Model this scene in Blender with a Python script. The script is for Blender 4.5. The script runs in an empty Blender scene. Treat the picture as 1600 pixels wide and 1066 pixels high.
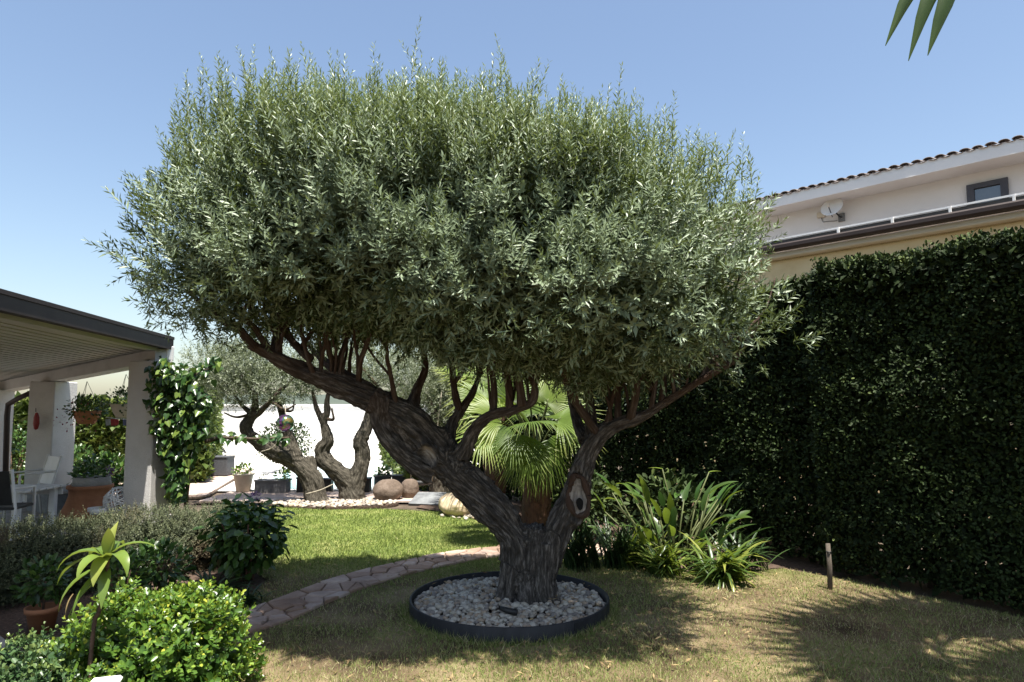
import bpy, math, random
import numpy as np
from mathutils import Vector, Matrix, Euler, kdtree
R = math.radians
random.seed(7); rng = np.random.default_rng(7)
SC = bpy.context.scene
COL = SC.collection

# ------------------------------------------------------------------ camera, sky, sun, exposure
EYE = 1.6; FPX = 1022.0; TILT = R(4.5); SHIFT = 27.0
cam_d = bpy.data.cameras.new('camera'); cam = bpy.data.objects.new('camera', cam_d); COL.objects.link(cam)
cam.location = (0, 0, EYE); cam.rotation_euler = (R(90) + TILT, 0, 0)
cam_d.sensor_width = 36; cam_d.lens = 36 * FPX / 1600; cam_d.shift_y = SHIFT / 1600
cam_d.clip_start = 0.05; cam_d.clip_end = 2000
SC.camera = cam
SUN = Vector((0.12, -0.27, 1.0)).normalized()
W = bpy.data.worlds.new('World'); SC.world = W; W.use_nodes = True
nt = W.node_tree; nt.nodes.clear()
sky = nt.nodes.new('ShaderNodeTexSky'); sky.sky_type = 'NISHITA'; sky.sun_disc = False
sky.sun_elevation = math.asin(SUN.z); sky.sun_rotation = math.atan2(SUN.x, SUN.y)
sky.air_density = 1.15; sky.dust_density = 1.6; sky.ozone_density = 0.3; sky.altitude = 50
bg = nt.nodes.new('ShaderNodeBackground'); bg.inputs[1].default_value = 0.085
wo = nt.nodes.new('ShaderNodeOutputWorld')
nt.links.new(sky.outputs[0], bg.inputs[0]); nt.links.new(bg.outputs[0], wo.inputs[0])
sun_d = bpy.data.lights.new('sun', 'SUN'); sun_d.energy = 5.0; sun_d.angle = R(0.53); sun_d.color = (1, .955, .88)
sun = bpy.data.objects.new('sun', sun_d); COL.objects.link(sun)
sun.rotation_euler = (-SUN).to_track_quat('-Z', 'Y').to_euler(); sun.location = (3, -8, 20)
SC.view_settings.view_transform = 'Standard'; SC.view_settings.look = 'None'
SC.view_settings.exposure = 1.28; SC.view_settings.gamma = 1.0
SC.render.engine = 'CYCLES'
SC.cycles.max_bounces = 6; SC.cycles.diffuse_bounces = 2; SC.cycles.glossy_bounces = 2
SC.cycles.transmission_bounces = 3; SC.cycles.transparent_max_bounces = 4
SC.cycles.use_denoising = True
SC.cycles.caustics_reflective = False; SC.cycles.caustics_refractive = False

# ------------------------------------------------------------------ survey helpers: photo direction + distance -> place
def ray(px, py):
    u = (px - 800) / FPX; v = (533 + SHIFT - py) / FPX
    return Vector((u, math.cos(TILT) - v * math.sin(TILT), math.sin(TILT) + v * math.cos(TILT)))
def at(px, py, d):
    r = ray(px, py); s = d / r.y
    return Vector((r.x * s, d, EYE + r.z * s))
def gnd(px, py, z=0.0):
    r = ray(px, py); s = (z - EYE) / r.z
    return Vector((r.x * s, r.y * s, z))

# ------------------------------------------------------------------ numpy noise
def _hash(ix, iy, iz, seed):
    h = (ix.astype(np.int64) * 374761393 + iy.astype(np.int64) * 668265263 + iz.astype(np.int64) * 1274126177 + seed * 974634211) & 0xFFFFFFFF
    h = ((h ^ (h >> 13)) * 1274126177) & 0xFFFFFFFF
    h = h ^ (h >> 16)
    return (h & 0xFFFFFF) / float(0xFFFFFF)
def vnoise(p, seed=0):
    p = np.asarray(p, float); i = np.floor(p); f = p - i; f = f * f * (3 - 2 * f); i = i.astype(np.int64)
    out = 0
    for dx in (0, 1):
        for dy in (0, 1):
            for dz in (0, 1):
                w = (f[..., 0] if dx else 1 - f[..., 0]) * (f[..., 1] if dy else 1 - f[..., 1]) * (f[..., 2] if dz else 1 - f[..., 2])
                out = out + w * _hash(i[..., 0] + dx, i[..., 1] + dy, i[..., 2] + dz, seed)
    return out * 2 - 1
def fbm(p, seed=0, o=3):
    a, s, t = 1.0, 0, 0
    for k in range(o):
        s = s + a * vnoise(np.asarray(p) * 2 ** k, seed + k); t += a; a *= .5
    return s / t
def nrmz(a):
    return a / np.maximum(np.linalg.norm(a, axis=-1, keepdims=True), 1e-9)
def rdir(n):
    return nrmz(rng.normal(size=(n, 3)))

# ------------------------------------------------------------------ materials
def new_mat(name):
    m = bpy.data.materials.new(name); m.use_nodes = True
    n = m.node_tree; n.nodes.clear()
    return m, n, n.nodes, n.links
def ramp(nodes, stops):
    r = nodes.new('ShaderNodeValToRGB'); e = r.color_ramp.elements
    while len(e) < len(stops): e.new(.5)
    for k, (p, c) in enumerate(stops): e[k].position = p; e[k].color = (*c, 1)
    return r
def surf(name, stops, scale=4, rough=.7, bump=.2, detail=6, bscale=None, metal=0, spec=.4, stretch=(1, 1, 1), coat=0, vary=0):
    """noise-coloured solid material on object coordinates"""
    m, n, N, L = new_mat(name)
    tc = N.new('ShaderNodeTexCoord'); mp = N.new('ShaderNodeMapping'); mp.inputs['Scale'].default_value = stretch
    L.new(tc.outputs['Object'], mp.inputs[0])
    no = N.new('ShaderNodeTexNoise'); no.inputs['Scale'].default_value = scale; no.inputs['Detail'].default_value = detail
    no.inputs['Roughness'].default_value = .65
    L.new(mp.outputs[0], no.inputs['Vector'])
    rp = ramp(N, stops); L.new(no.outputs[0], rp.inputs[0])
    col = rp.outputs[0]
    if vary:
        oi = N.new('ShaderNodeObjectInfo'); hv = N.new('ShaderNodeHueSaturation'); mr = N.new('ShaderNodeMapRange'); mr.inputs[3].default_value = 1 - vary; mr.inputs[4].default_value = 1 + vary
        L.new(oi.outputs['Random'], mr.inputs[0]); L.new(mr.outputs[0], hv.inputs['Value']); L.new(col, hv.inputs['Color'])
        m2 = N.new('ShaderNodeMapRange'); m2.inputs[3].default_value = 1 + vary * .8; m2.inputs[4].default_value = 1 - vary * 1.2; L.new(oi.outputs['Random'], m2.inputs[0]); L.new(m2.outputs[0], hv.inputs['Saturation']); col = hv.outputs[0]
    p = N.new('ShaderNodeBsdfPrincipled'); L.new(col, p.inputs['Base Color'])
    p.inputs['Roughness'].default_value = rough; p.inputs['Metallic'].default_value = metal
    p.inputs['Specular IOR Level'].default_value = spec; p.inputs['Coat Weight'].default_value = coat
    if bump:
        nb = N.new('ShaderNodeTexNoise'); nb.inputs['Scale'].default_value = bscale or scale * 6; nb.inputs['Detail'].default_value = 5
        L.new(mp.outputs[0], nb.inputs['Vector'])
        b = N.new('ShaderNodeBump'); b.inputs['Strength'].default_value = bump; b.inputs['Distance'].default_value = .02
        L.new(nb.outputs[0], b.inputs['Height']); L.new(b.outputs[0], p.inputs['Normal'])
    o = N.new('ShaderNodeOutputMaterial'); L.new(p.outputs[0], o.inputs[0])
    return m
def leafmat(name, stops, back=None, rough=.45, trans=.3, tcol=None, spec=.45, patch=None):
    """two-sided leaf: colour from the per-leaf value 'var', own underside colour, some light passing through"""
    m, n, N, L = new_mat(name)
    a = N.new('ShaderNodeAttribute'); a.attribute_name = 'var'
    rp = ramp(N, stops); L.new(a.outputs['Fac'], rp.inputs[0]); col = rp.outputs[0]
    if patch:
        tc = N.new('ShaderNodeTexCoord'); no = N.new('ShaderNodeTexNoise'); no.inputs['Scale'].default_value = patch[0]; no.inputs['Detail'].default_value = 3
        L.new(tc.outputs['Object'], no.inputs['Vector'])
        mr = N.new('ShaderNodeMapRange'); mr.inputs[1].default_value = patch[2]; mr.inputs[2].default_value = patch[3]; L.new(no.outputs[0], mr.inputs[0])
        mx = N.new('ShaderNodeMix'); mx.data_type = 'RGBA'; L.new(mr.outputs[0], mx.inputs[0]); L.new(col, mx.inputs[6]); mx.inputs[7].default_value = (*patch[1], 1)
        mx.blend_type = 'MIX'; col = mx.outputs[2]
    if back:
        g = N.new('ShaderNodeNewGeometry'); mx = N.new('ShaderNodeMix'); mx.data_type = 'RGBA'
        L.new(g.outputs['Backfacing'], mx.inputs[0]); L.new(col, mx.inputs[6]); mx.inputs[7].default_value = (*back, 1); col = mx.outputs[2]
    p = N.new('ShaderNodeBsdfPrincipled'); L.new(col, p.inputs['Base Color']); p.inputs['Roughness'].default_value = rough
    p.inputs['Specular IOR Level'].default_value = spec
    t = N.new('ShaderNodeBsdfTranslucent')
    if tcol:
        mt = N.new('ShaderNodeMix'); mt.data_type = 'RGBA'; mt.inputs[0].default_value = .6; L.new(col, mt.inputs[6]); mt.inputs[7].default_value = (*tcol, 1); L.new(mt.outputs[2], t.inputs[0])
    else: L.new(col, t.inputs[0])
    ms = N.new('ShaderNodeMixShader'); ms.inputs[0].default_value = trans; L.new(p.outputs[0], ms.inputs[1]); L.new(t.outputs[0], ms.inputs[2])
    o = N.new('ShaderNodeOutputMaterial'); L.new(ms.outputs[0], o.inputs[0])
    return m
def barkmat(name, dark, mid, light, red):
    """bark in limb-following coordinates; 'wood' marks bare heartwood, 'thin' the younger reddish limbs"""
    m, n, N, L = new_mat(name)
    a = N.new('ShaderNodeAttribute'); a.attribute_name = 'bark'
    n1 = N.new('ShaderNodeTexNoise'); n1.inputs['Scale'].default_value = 48; n1.inputs['Detail'].default_value = 8; n1.inputs['Roughness'].default_value = .7; L.new(a.outputs['Vector'], n1.inputs['Vector'])
    n2 = N.new('ShaderNodeTexNoise'); n2.inputs['Scale'].default_value = 5; n2.inputs['Detail'].default_value = 4; L.new(a.outputs['Vector'], n2.inputs['Vector'])
    rp = ramp(N, [(.3, dark), (.5, mid), (.68, light)]); L.new(n1.outputs[0], rp.inputs[0])
    th = N.new('ShaderNodeAttribute'); th.attribute_name = 'thin'
    mth = N.new('ShaderNodeMath'); mth.operation = 'MULTIPLY'; L.new(th.outputs['Fac'], mth.inputs[0]); L.new(n2.outputs[0], mth.inputs[1])
    mx = N.new('ShaderNodeMix'); mx.data_type = 'RGBA'; L.new(mth.outputs[0], mx.inputs[0]); L.new(rp.outputs[0], mx.inputs[6]); mx.inputs[7].default_value = (*red, 1)
    wd = N.new('ShaderNodeAttribute'); wd.attribute_name = 'wood'
    rw = ramp(N, [(.3, (.22, .19, .16)), (.7, (.58, .52, .44))]); L.new(n1.outputs[0], rw.inputs[0])
    mw = N.new('ShaderNodeMix'); mw.data_type = 'RGBA'; L.new(wd.outputs['Fac'], mw.inputs[0]); L.new(mx.outputs[2], mw.inputs[6]); L.new(rw.outputs[0], mw.inputs[7])
    p = N.new('ShaderNodeBsdfPrincipled'); L.new(mw.outputs[2], p.inputs['Base Color']); p.inputs['Roughness'].default_value = .85; p.inputs['Specular IOR Level'].default_value = .2
    b = N.new('ShaderNodeBump'); b.inputs['Strength'].default_value = 1.0; b.inputs['Distance'].default_value = .035; L.new(n1.outputs[0], b.inputs['Height']); L.new(b.outputs[0], p.inputs['Normal'])
    o = N.new('ShaderNodeOutputMaterial'); L.new(p.outputs[0], o.inputs[0])
    return m
G = lambda v: (v, v, v)
M = {}
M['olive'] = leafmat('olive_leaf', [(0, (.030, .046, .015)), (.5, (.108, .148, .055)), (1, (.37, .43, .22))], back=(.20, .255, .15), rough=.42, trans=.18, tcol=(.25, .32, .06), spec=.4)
M['olive_far'] = leafmat('far_olive_leaf', [(0, (.07, .095, .03)), (1, (.17, .21, .075))], back=(.24, .27, .17), rough=.45, trans=.25)
M['bark'] = barkmat('olive_bark', (.014, .012, .010), (.078, .069, .060), (.29, .26, .23), (.085, .047, .031))
M['bark_far'] = barkmat('pale_olive_bark', (.022, .02, .015), (.075, .066, .050), (.17, .15, .115), (.09, .06, .04))
M['twig'] = surf('twig_bark', [(.3, (.05, .032, .022)), (.7, (.15, .085, .055))], 14, .85, .4)
M['hedge'] = leafmat('hedge_leaf', [(0, (.012, .020, .007)), (.6, (.034, .055, .015)), (1, (.10, .13, .035))], rough=.62, trans=.06, spec=.16)
M['hedge_lit'] = leafmat('ivy_hedge_leaf', [(0, (.06, .095, .018)), (.6, (.16, .21, .04)), (1, (.28, .31, .08))], rough=.45, trans=.25)
M['germander'] = leafmat('germander_leaf', [(0, (.05, .062, .03)), (.6, (.11, .132, .062)), (1, (.21, .22, .11))], rough=.6, trans=.15, patch=(2.2, (.13, .085, .05), .52, .75))
M['bright'] = leafmat('bright_shrub_leaf', [(0, (.035, .085, .016)), (.55, (.10, .19, .028)), (.85, (.22, .32, .05)), (1, (.46, .46, .06))], rough=.32, trans=.28, tcol=(.32, .42, .03), spec=.5)
M['blueish'] = leafmat('low_shrub_leaf', [(0, (.03, .07, .025)), (.6, (.08, .14, .05)), (1, (.22, .28, .08))], rough=.35, trans=.22, spec=.5)
M['broad'] = leafmat('broad_leaf', [(0, (.022, .055, .012)), (.6, (.055, .115, .022)), (1, (.12, .20, .04))], rough=.33, trans=.25, spec=.5)
M['vine'] = leafmat('vine_leaf', [(0, (.018, .05, .012)), (.6, (.05, .105, .025)), (1, (.20, .27, .05))], rough=.28, trans=.25, spec=.55)
M['palm'] = leafmat('palm_blade', [(0, (.030, .065, .010)), (.6, (.125, .19, .03)), (1, (.34, .37, .11))], rough=.42, trans=.36, tcol=(.28, .37, .035))
M['palm_dark'] = leafmat('palm_blade_dark', [(0, (.03, .06, .01)), (1, (.09, .14, .022))], rough=.35, trans=.3, tcol=(.25, .34, .02))
M['strap'] = leafmat('strap_leaf', [(0, (.025, .055, .014)), (.6, (.07, .12, .026)), (1, (.26, .28, .06))], rough=.33, trans=.3, tcol=(.3, .4, .03))
M['strap_dark'] = leafmat('iris_leaf', [(0, (.015, .035, .010)), (1, (.05, .09, .025))], rough=.4, trans=.2)
M['cane'] = leafmat('cane_plant_leaf', [(0, (.06, .12, .02)), (.6, (.15, .22, .04)), (1, (.36, .36, .09))], rough=.33, trans=.3, tcol=(.34, .4, .05))
M['grass'] = leafmat('grass_blade', [(0, (.08, .12, .022)), (.5, (.21, .28, .065)), (.8, (.38, .35, .15)), (1, (.52, .45, .27))], rough=.6, trans=.3)
M['petal'] = leafmat('purple_petal', [(0, (.12, .05, .16)), (1, (.28, .16, .33))], rough=.6, trans=.2)
M['petal_red'] = leafmat('pink_petal', [(0, (.16, .02, .05)), (1, (.34, .10, .14))], rough=.6, trans=.2)
M['dry'] = leafmat('dry_leaf', [(0, (.12, .075, .03)), (1, (.38, .28, .13))], rough=.7, trans=.15)
M['stem'] = surf('green_stem', [(.3, (.05, .07, .02)), (.7, (.11, .12, .04))], 9, .6, .1)
M['red_stem'] = surf('red_brown_stem', [(.3, (.07, .03, .02)), (.7, (.15, .07, .045))], 12, .7, .2)
M['palm_fibre'] = surf('palm_fibre', [(.3, (.03, .017, .011)), (.7, (.12, .06, .036))], 22, .9, .8, stretch=(1, 1, .35))
M['soil'] = surf('garden_soil', [(.3, (.055, .04, .028)), (.55, (.10, .075, .052)), (.75, (.17, .13, .095))], 3, .95, .7, bscale=60)
M['mulch'] = surf('bark_mulch', [(.3, (.045, .028, .02)), (.6, (.11, .072, .05)), (.8, (.21, .15, .11))], 38, .95, 1.0, bscale=70)
M['turf'] = surf('lawn_thatch', [(.28, (.085, .09, .026)), (.5, (.16, .145, .055)), (.72, (.25, .21, .10))], 1.6, .95, .8, bscale=90, detail=9)
def turfmat():
    """watered green lawn beyond the path, dry brown thatch on the tree's side"""
    m, n, N, L = new_mat('lawn_thatch_zones')
    tc = N.new('ShaderNodeTexCoord'); no = N.new('ShaderNodeTexNoise'); no.inputs['Scale'].default_value = 1.7; no.inputs['Detail'].default_value = 9; L.new(tc.outputs['Object'], no.inputs['Vector'])
    a = ramp(N, [(.3, (.06, .042, .025)), (.5, (.15, .11, .065)), (.72, (.30, .235, .14))]); b = ramp(N, [(.3, (.10, .13, .03)), (.5, (.18, .22, .055)), (.72, (.28, .28, .105))]); L.new(no.outputs[0], a.inputs[0]); L.new(no.outputs[0], b.inputs[0])
    sx = N.new('ShaderNodeSeparateXYZ'); L.new(tc.outputs['Object'], sx.inputs[0]); mr = N.new('ShaderNodeMapRange'); mr.inputs[1].default_value = 6.2; mr.inputs[2].default_value = 7.4; L.new(sx.outputs[1], mr.inputs[0])
    mx = N.new('ShaderNodeMix'); mx.data_type = 'RGBA'; L.new(mr.outputs[0], mx.inputs[0]); L.new(a.outputs[0], mx.inputs[6]); L.new(b.outputs[0], mx.inputs[7])
    p = N.new('ShaderNodeBsdfPrincipled'); p.inputs['Roughness'].default_value = .95; p.inputs['Specular IOR Level'].default_value = .1; L.new(mx.outputs[2], p.inputs['Base Color'])
    nb = N.new('ShaderNodeTexNoise'); nb.inputs['Scale'].default_value = 90; nb.inputs['Detail'].default_value = 4; L.new(tc.outputs['Object'], nb.inputs['Vector']); bp_ = N.new('ShaderNodeBump'); bp_.inputs['Strength'].default_value = .8; bp_.inputs['Distance'].default_value = .02; L.new(nb.outputs[0], bp_.inputs['Height']); L.new(bp_.outputs[0], p.inputs['Normal'])
    o = N.new('ShaderNodeOutputMaterial'); L.new(p.outputs[0], o.inputs[0]); return m
M['turf'] = turfmat()
M['concrete'] = surf('pale_concrete', [(.3, (.22, .205, .185)), (.7, (.36, .345, .315))], 5, .85, .25)
M['render_w'] = surf('white_render', [(.25, (.69, .685, .67)), (.5, (.73, .725, .71)), (.75, (.76, .755, .74))], 1.2, .9, .12, bscale=120)
M['wall_w'] = surf('white_wall_paint', [(.3, (.78, .77, .74)), (.7, (.84, .83, .80))], 1.2, .9, .1, bscale=60)
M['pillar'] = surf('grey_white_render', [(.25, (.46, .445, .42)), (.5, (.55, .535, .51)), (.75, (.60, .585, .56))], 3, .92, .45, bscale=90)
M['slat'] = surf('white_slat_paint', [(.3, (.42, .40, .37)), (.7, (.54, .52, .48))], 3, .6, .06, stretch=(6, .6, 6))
M['brown_metal'] = surf('brown_gutter_paint', [(.3, (.034, .024, .021)), (.7, (.05, .037, .033))], 3, .55, .03, spec=.25)
M['dark_metal'] = surf('anthracite_steel', [(.3, (.014, .015, .018)), (.6, (.024, .025, .029)), (.8, (.055, .056, .06))], 5, .6, .12, metal=0, spec=.3, stretch=(3, 3, .6))
M['black'] = surf('black_plastic', [(.3, G(.012)), (.7, G(.03))], 8, .5, .05)
M['grey_wicker'] = surf('grey_wicker', [(.3, (.04, .042, .048)), (.7, (.10, .105, .115))], 40, .7, .5, stretch=(1, 1, 6))
M['grey_plank'] = surf('weathered_grey_planter', [(.3, (.13, .13, .135)), (.7, (.24, .235, .235))], 8, .8, .3, stretch=(1, 1, 8))
M['terracotta'] = surf('terracotta', [(.25, (.30, .125, .06)), (.6, (.42, .19, .095)), (.8, (.50, .29, .18))], 5, .85, .2)
M['cream'] = surf('cream_pot', [(.3, (.52, .46, .37)), (.7, (.66, .60, .50))], 6, .8, .2)
M['white'] = surf('white_paint', [(.3, (.70, .69, .66)), (.7, (.80, .79, .77))], 4, .55, .05)
M['stone_w'] = surf('white_pebble', [(.25, (.36, .33, .29)), (.5, (.56, .53, .48)), (.75, (.72, .70, .66))], 9, .75, .2)
M['boulder'] = surf('brown_boulder', [(.25, (.07, .05, .036)), (.5, (.13, .095, .07)), (.75, (.22, .17, .135))], 5, .85, .6, bscale=30)
M['boulder_p'] = surf('pale_boulder', [(.25, (.42, .31, .19)), (.6, (.62, .49, .32)), (.8, (.72, .62, .46))], 4, .85, .4)
M['slate'] = surf('grey_slate', [(.3, (.10, .105, .11)), (.7, (.22, .23, .23))], 6, .7, .4)
M['plank'] = surf('composite_decking', [(.3, (.46, .34, .27)), (.7, (.60, .47, .39))], 3, .7, .15, stretch=(9, .7, 9), vary=.12)
M['paving'] = surf('white_pool_paving', [(.3, (.72, .69, .64)), (.7, (.82, .80, .76))], 2, .8, .1)
M['flag'] = surf('flagstone', [(.22, (.17, .11, .08)), (.45, (.30, .20, .145)), (.62, (.40, .29, .22)), (.8, (.50, .41, .33))], 2.6, .8, .5, bscale=26, vary=.22)
M['joint'] = surf('sandy_joint', [(.3, (.14, .105, .08)), (.7, (.24, .19, .15))], 20, .95, .4)
M['ochre'] = surf('ochre_render', [(.25, (.66, .50, .27)), (.5, (.74, .59, .34)), (.75, (.78, .64, .40))], 2, .9, .15)
M['cornice'] = surf('cream_render', [(.3, (.60, .54, .42)), (.7, (.68, .62, .50))], 2, .9, .1)
M['tile'] = surf('roof_tile', [(.25, (.12, .095, .085)), (.55, (.20, .16, .14)), (.8, (.28, .25, .23))], 5, .85, .3, vary=.2)
M['frame'] = surf('anthracite_window_frame', [(.3, (.045, .045, .055)), (.7, (.065, .065, .075))], 4, .45, .02)
M['wood'] = surf('weathered_stake', [(.3, (.06, .048, .036)), (.7, (.14, .115, .09))], 12, .9, .4, stretch=(3, 3, .3))
M['rope'] = surf('pale_rope', [(.3, (.35, .30, .22)), (.7, (.5, .45, .36))], 30, .9, .2)
def glassmat():
    m, n, N, L = new_mat('window_glass')
    p = N.new('ShaderNodeBsdfPrincipled'); p.inputs['Base Color'].default_value = (.05, .06, .07, 1); p.inputs['Roughness'].default_value = .03
    p.inputs['Specular IOR Level'].default_value = 1.0; p.inputs['Coat Weight'].default_value = 1
    o = N.new('ShaderNodeOutputMaterial'); L.new(p.outputs[0], o.inputs[0]); return m
M['glass'] = glassmat()
def watermat():
    m, n, N, L = new_mat('pool_water')
    p = N.new('ShaderNodeBsdfPrincipled'); p.inputs['Base Color'].default_value = (.36, .62, .66, 1); p.inputs['Roughness'].default_value = .06
    no = N.new('ShaderNodeTexNoise'); no.inputs['Scale'].default_value = 5; b = N.new('ShaderNodeBump'); b.inputs['Strength'].default_value = .12; b.inputs['Distance'].default_value = .05
    tc = N.new('ShaderNodeTexCoord'); L.new(tc.outputs['Object'], no.inputs['Vector']); L.new(no.outputs[0], b.inputs['Height']); L.new(b.outputs[0], p.inputs['Normal'])
    o = N.new('ShaderNodeOutputMaterial'); L.new(p.outputs[0], o.inputs[0]); return m
M['water'] = watermat()
def ballmat():
    m, n, N, L = new_mat('iridescent_glass')
    tc = N.new('ShaderNodeTexCoord'); no = N.new('ShaderNodeTexNoise'); no.inputs['Scale'].default_value = 7; no.inputs['Detail'].default_value = 2; L.new(tc.outputs['Object'], no.inputs['Vector'])
    rp = ramp(N, [(.25, (.10, .18, .45)), (.42, (.30, .10, .28)), (.52, (.10, .30, .16)), (.62, (.45, .32, .08)), (.75, (.35, .08, .10))]); L.new(no.outputs[0], rp.inputs[0])
    p = N.new('ShaderNodeBsdfPrincipled'); L.new(rp.outputs[0], p.inputs['Base Color']); p.inputs['Metallic'].default_value = .85; p.inputs['Roughness'].default_value = .12
    o = N.new('ShaderNodeOutputMaterial'); L.new(p.outputs[0], o.inputs[0]); return m
M['ball'] = ballmat()

# ------------------------------------------------------------------ object helpers
def link(name, me, mat=None, parent=None, kind=None, label=None):
    o = bpy.data.objects.new(name, me); COL.objects.link(o)
    if mat is not None and me is not None and not me.materials: me.materials.append(mat)
    if parent is not None:
        o.parent = parent; o.matrix_parent_inverse = PINV[parent.name]; PINV[o.name] = Matrix.Identity(4)
    if kind: o['kind'] = kind
    if label: o['label'] = label
    if parent is None: PINV[o.name] = Matrix.Identity(4)
    return o
PINV = {}
def tag(o, label, cat, group=None):
    o['label'] = label; o['category'] = cat
    if group: o['group'] = group
    return o
def thing(name, label, cat, loc=(0, 0, 0), group=None):
    o = bpy.data.objects.new(name, None); COL.objects.link(o); o.location = loc; o.empty_display_size = .2
    PINV[o.name] = Matrix.Translation(-Vector(loc))
    return tag(o, label, cat, group)
def npmesh(name, V, T, smooth=False, attrs=None):
    me = bpy.data.meshes.new(name); V = np.asarray(V, np.float32).reshape(-1, 3); T = np.asarray(T, np.int32); k = T.shape[1]
    me.vertices.add(len(V)); me.vertices.foreach_set('co', V.ravel())
    me.loops.add(T.size); me.loops.foreach_set('vertex_index', T.ravel())
    me.polygons.add(len(T)); me.polygons.foreach_set('loop_start', np.arange(0, T.size, k, dtype=np.int32))
    me.update(calc_edges=True)
    if smooth: me.polygons.foreach_set('use_smooth', np.ones(len(T), bool))
    for an, av in (attrs or {}).items():
        av = np.asarray(av, np.float32)
        if av.ndim == 1: me.attributes.new(an, 'FLOAT', 'POINT').data.foreach_set('value', av)
        else: me.attributes.new(an, 'FLOAT_VECTOR', 'POINT').data.foreach_set('vector', av.ravel())
    return me
class MB:
    """collects polygons for one mesh"""
    def __init__(s): s.v = []; s.f = []; s.sm = False
    def add(s, v, f):
        k = len(s.v); s.v += [tuple(p) for p in v]; s.f += [tuple(i + k for i in q) for q in f]; return s
    def box(s, c, size, rz=0, bev=0):
        hx, hy, hz = (q / 2 for q in size); m = Matrix.Rotation(rz, 3, 'Z'); c = Vector(c)
        b = min(bev, hx * .9, hy * .9, hz * .9)
        if b > 0:
            v = []
            for x in (-1, 1):
                for y in (-1, 1):
                    for z in (-1, 1):
                        v += [m @ Vector((x * (hx - b), y * (hy - b), z * hz)), m @ Vector((x * (hx - b), y * hy, z * (hz - b))), m @ Vector((x * hx, y * (hy - b), z * (hz - b)))]
            import bmesh
            bm = bmesh.new()
            for p in v: bm.verts.new(p + c)
            r = bmesh.ops.convex_hull(bm, input=bm.verts); bm.verts.index_update()
            s.add([q.co.copy() for q in bm.verts], [[q.index for q in f.verts] for f in bm.faces]); bm.free(); return s
        v = [c + m @ Vector((x * hx, y * hy, z * hz)) for z in (-1, 1) for (x, y) in ((-1, -1), (1, -1), (1, 1), (-1, 1))]
        return s.add(v, [(3, 2, 1, 0), (4, 5, 6, 7), (0, 1, 5, 4), (1, 2, 6, 5), (2, 3, 7, 6), (3, 0, 4, 7)])
    def bar(s, a, b, w, h, up=Vector((0, 0, 1))):
        a, b = Vector(a), Vector(b); d = (b - a).normalized(); sd = d.cross(up).normalized(); u = sd.cross(d)
        v = [p + sd * (x * w / 2) + u * (z * h / 2) for p in (a, b) for (x, z) in ((-1, -1), (1, -1), (1, 1), (-1, 1))]
        return s.add(v, [(0, 1, 2, 3), (7, 6, 5, 4), (0, 4, 5, 1), (1, 5, 6, 2), (2, 6, 7, 3), (3, 7, 4, 0)])
    def prism(s, poly, z0, z1):
        n = len(poly); v = [(p[0], p[1], z0) for p in poly] + [(p[0], p[1], z1) for p in poly]
        return s.add(v, [tuple(range(n - 1, -1, -1)), tuple(range(n, 2 * n))] + [(i, (i + 1) % n, n + (i + 1) % n, n + i) for i in range(n)])
    def tube(s, pts, rad, n=8, cap=True):
        v, f = tube(pts, rad, n, cap); s.sm = True; return s.add(v, f)
    def lathe(s, c, prof, n=28):
        v = []; f = []; c = Vector(c)
        for (r, z) in prof:
            for k in range(n): v.append(c + Vector((r * math.cos(2 * math.pi * k / n), r * math.sin(2 * math.pi * k / n), z)))
        for i in range(len(prof) - 1):
            for k in range(n): f.append((i * n + k, i * n + (k + 1) % n, (i + 1) * n + (k + 1) % n, (i + 1) * n + k))
        s.sm = True; return s.add(v, f)
    def obj(s, name, mat, parent=None, kind=None, smooth=None, label=None):
        me = bpy.data.meshes.new(name); me.from_pydata(s.v, [], s.f); me.update()
        if s.sm if smooth is None else smooth: me.shade_smooth()
        o = link(name, me, mat, parent, kind, label)
        return o
def catmull(pts, sub=6):
    P = [np.array(p, float) for p in pts]; P = [2 * P[0] - P[1]] + P + [2 * P[-1] - P[-2]]; out = []
    for i in range(1, len(P) - 2):
        a, b, c, d = P[i - 1:i + 3]
        for k in range(sub):
            t = k / sub; out.append(.5 * (2 * b + (c - a) * t + (2 * a - 5 * b + 4 * c - d) * t * t + (3 * b - a - 3 * c + d) * t ** 3))
    out.append(P[-2]); return np.array(out)
def frames(C):
    T = nrmz(np.gradient(C, axis=0)); n = np.cross(T[0], [0.3, 1, .1]); n /= np.linalg.norm(n); Ns = []
    for t in T:
        n = n - t * np.dot(n, t); n = n / np.linalg.norm(n); Ns.append(n)
    Ns = np.array(Ns); return T, Ns, np.cross(T, Ns)
def tube(pts, rad, n=8, cap=True):
    C = np.array([list(p) for p in pts], float); r = np.broadcast_to(np.asarray(rad, float), (len(C),)) if np.ndim(rad) else np.full(len(C), rad)
    T, Nn, B = frames(C); a = np.arange(n) * 2 * math.pi / n
    V = (C[:, None] + r[:, None, None] * (np.cos(a)[None, :, None] * Nn[:, None] + np.sin(a)[None, :, None] * B[:, None])).reshape(-1, 3)
    F = []
    for i in range(len(C) - 1):
        for k in range(n): F.append((i * n + k, i * n + (k + 1) % n, (i + 1) * n + (k + 1) % n, (i + 1) * n + k))
    if cap: F += [tuple(range(n - 1, -1, -1)), tuple(range((len(C) - 1) * n, len(C) * n))]
    return [tuple(v) for v in V], F

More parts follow.
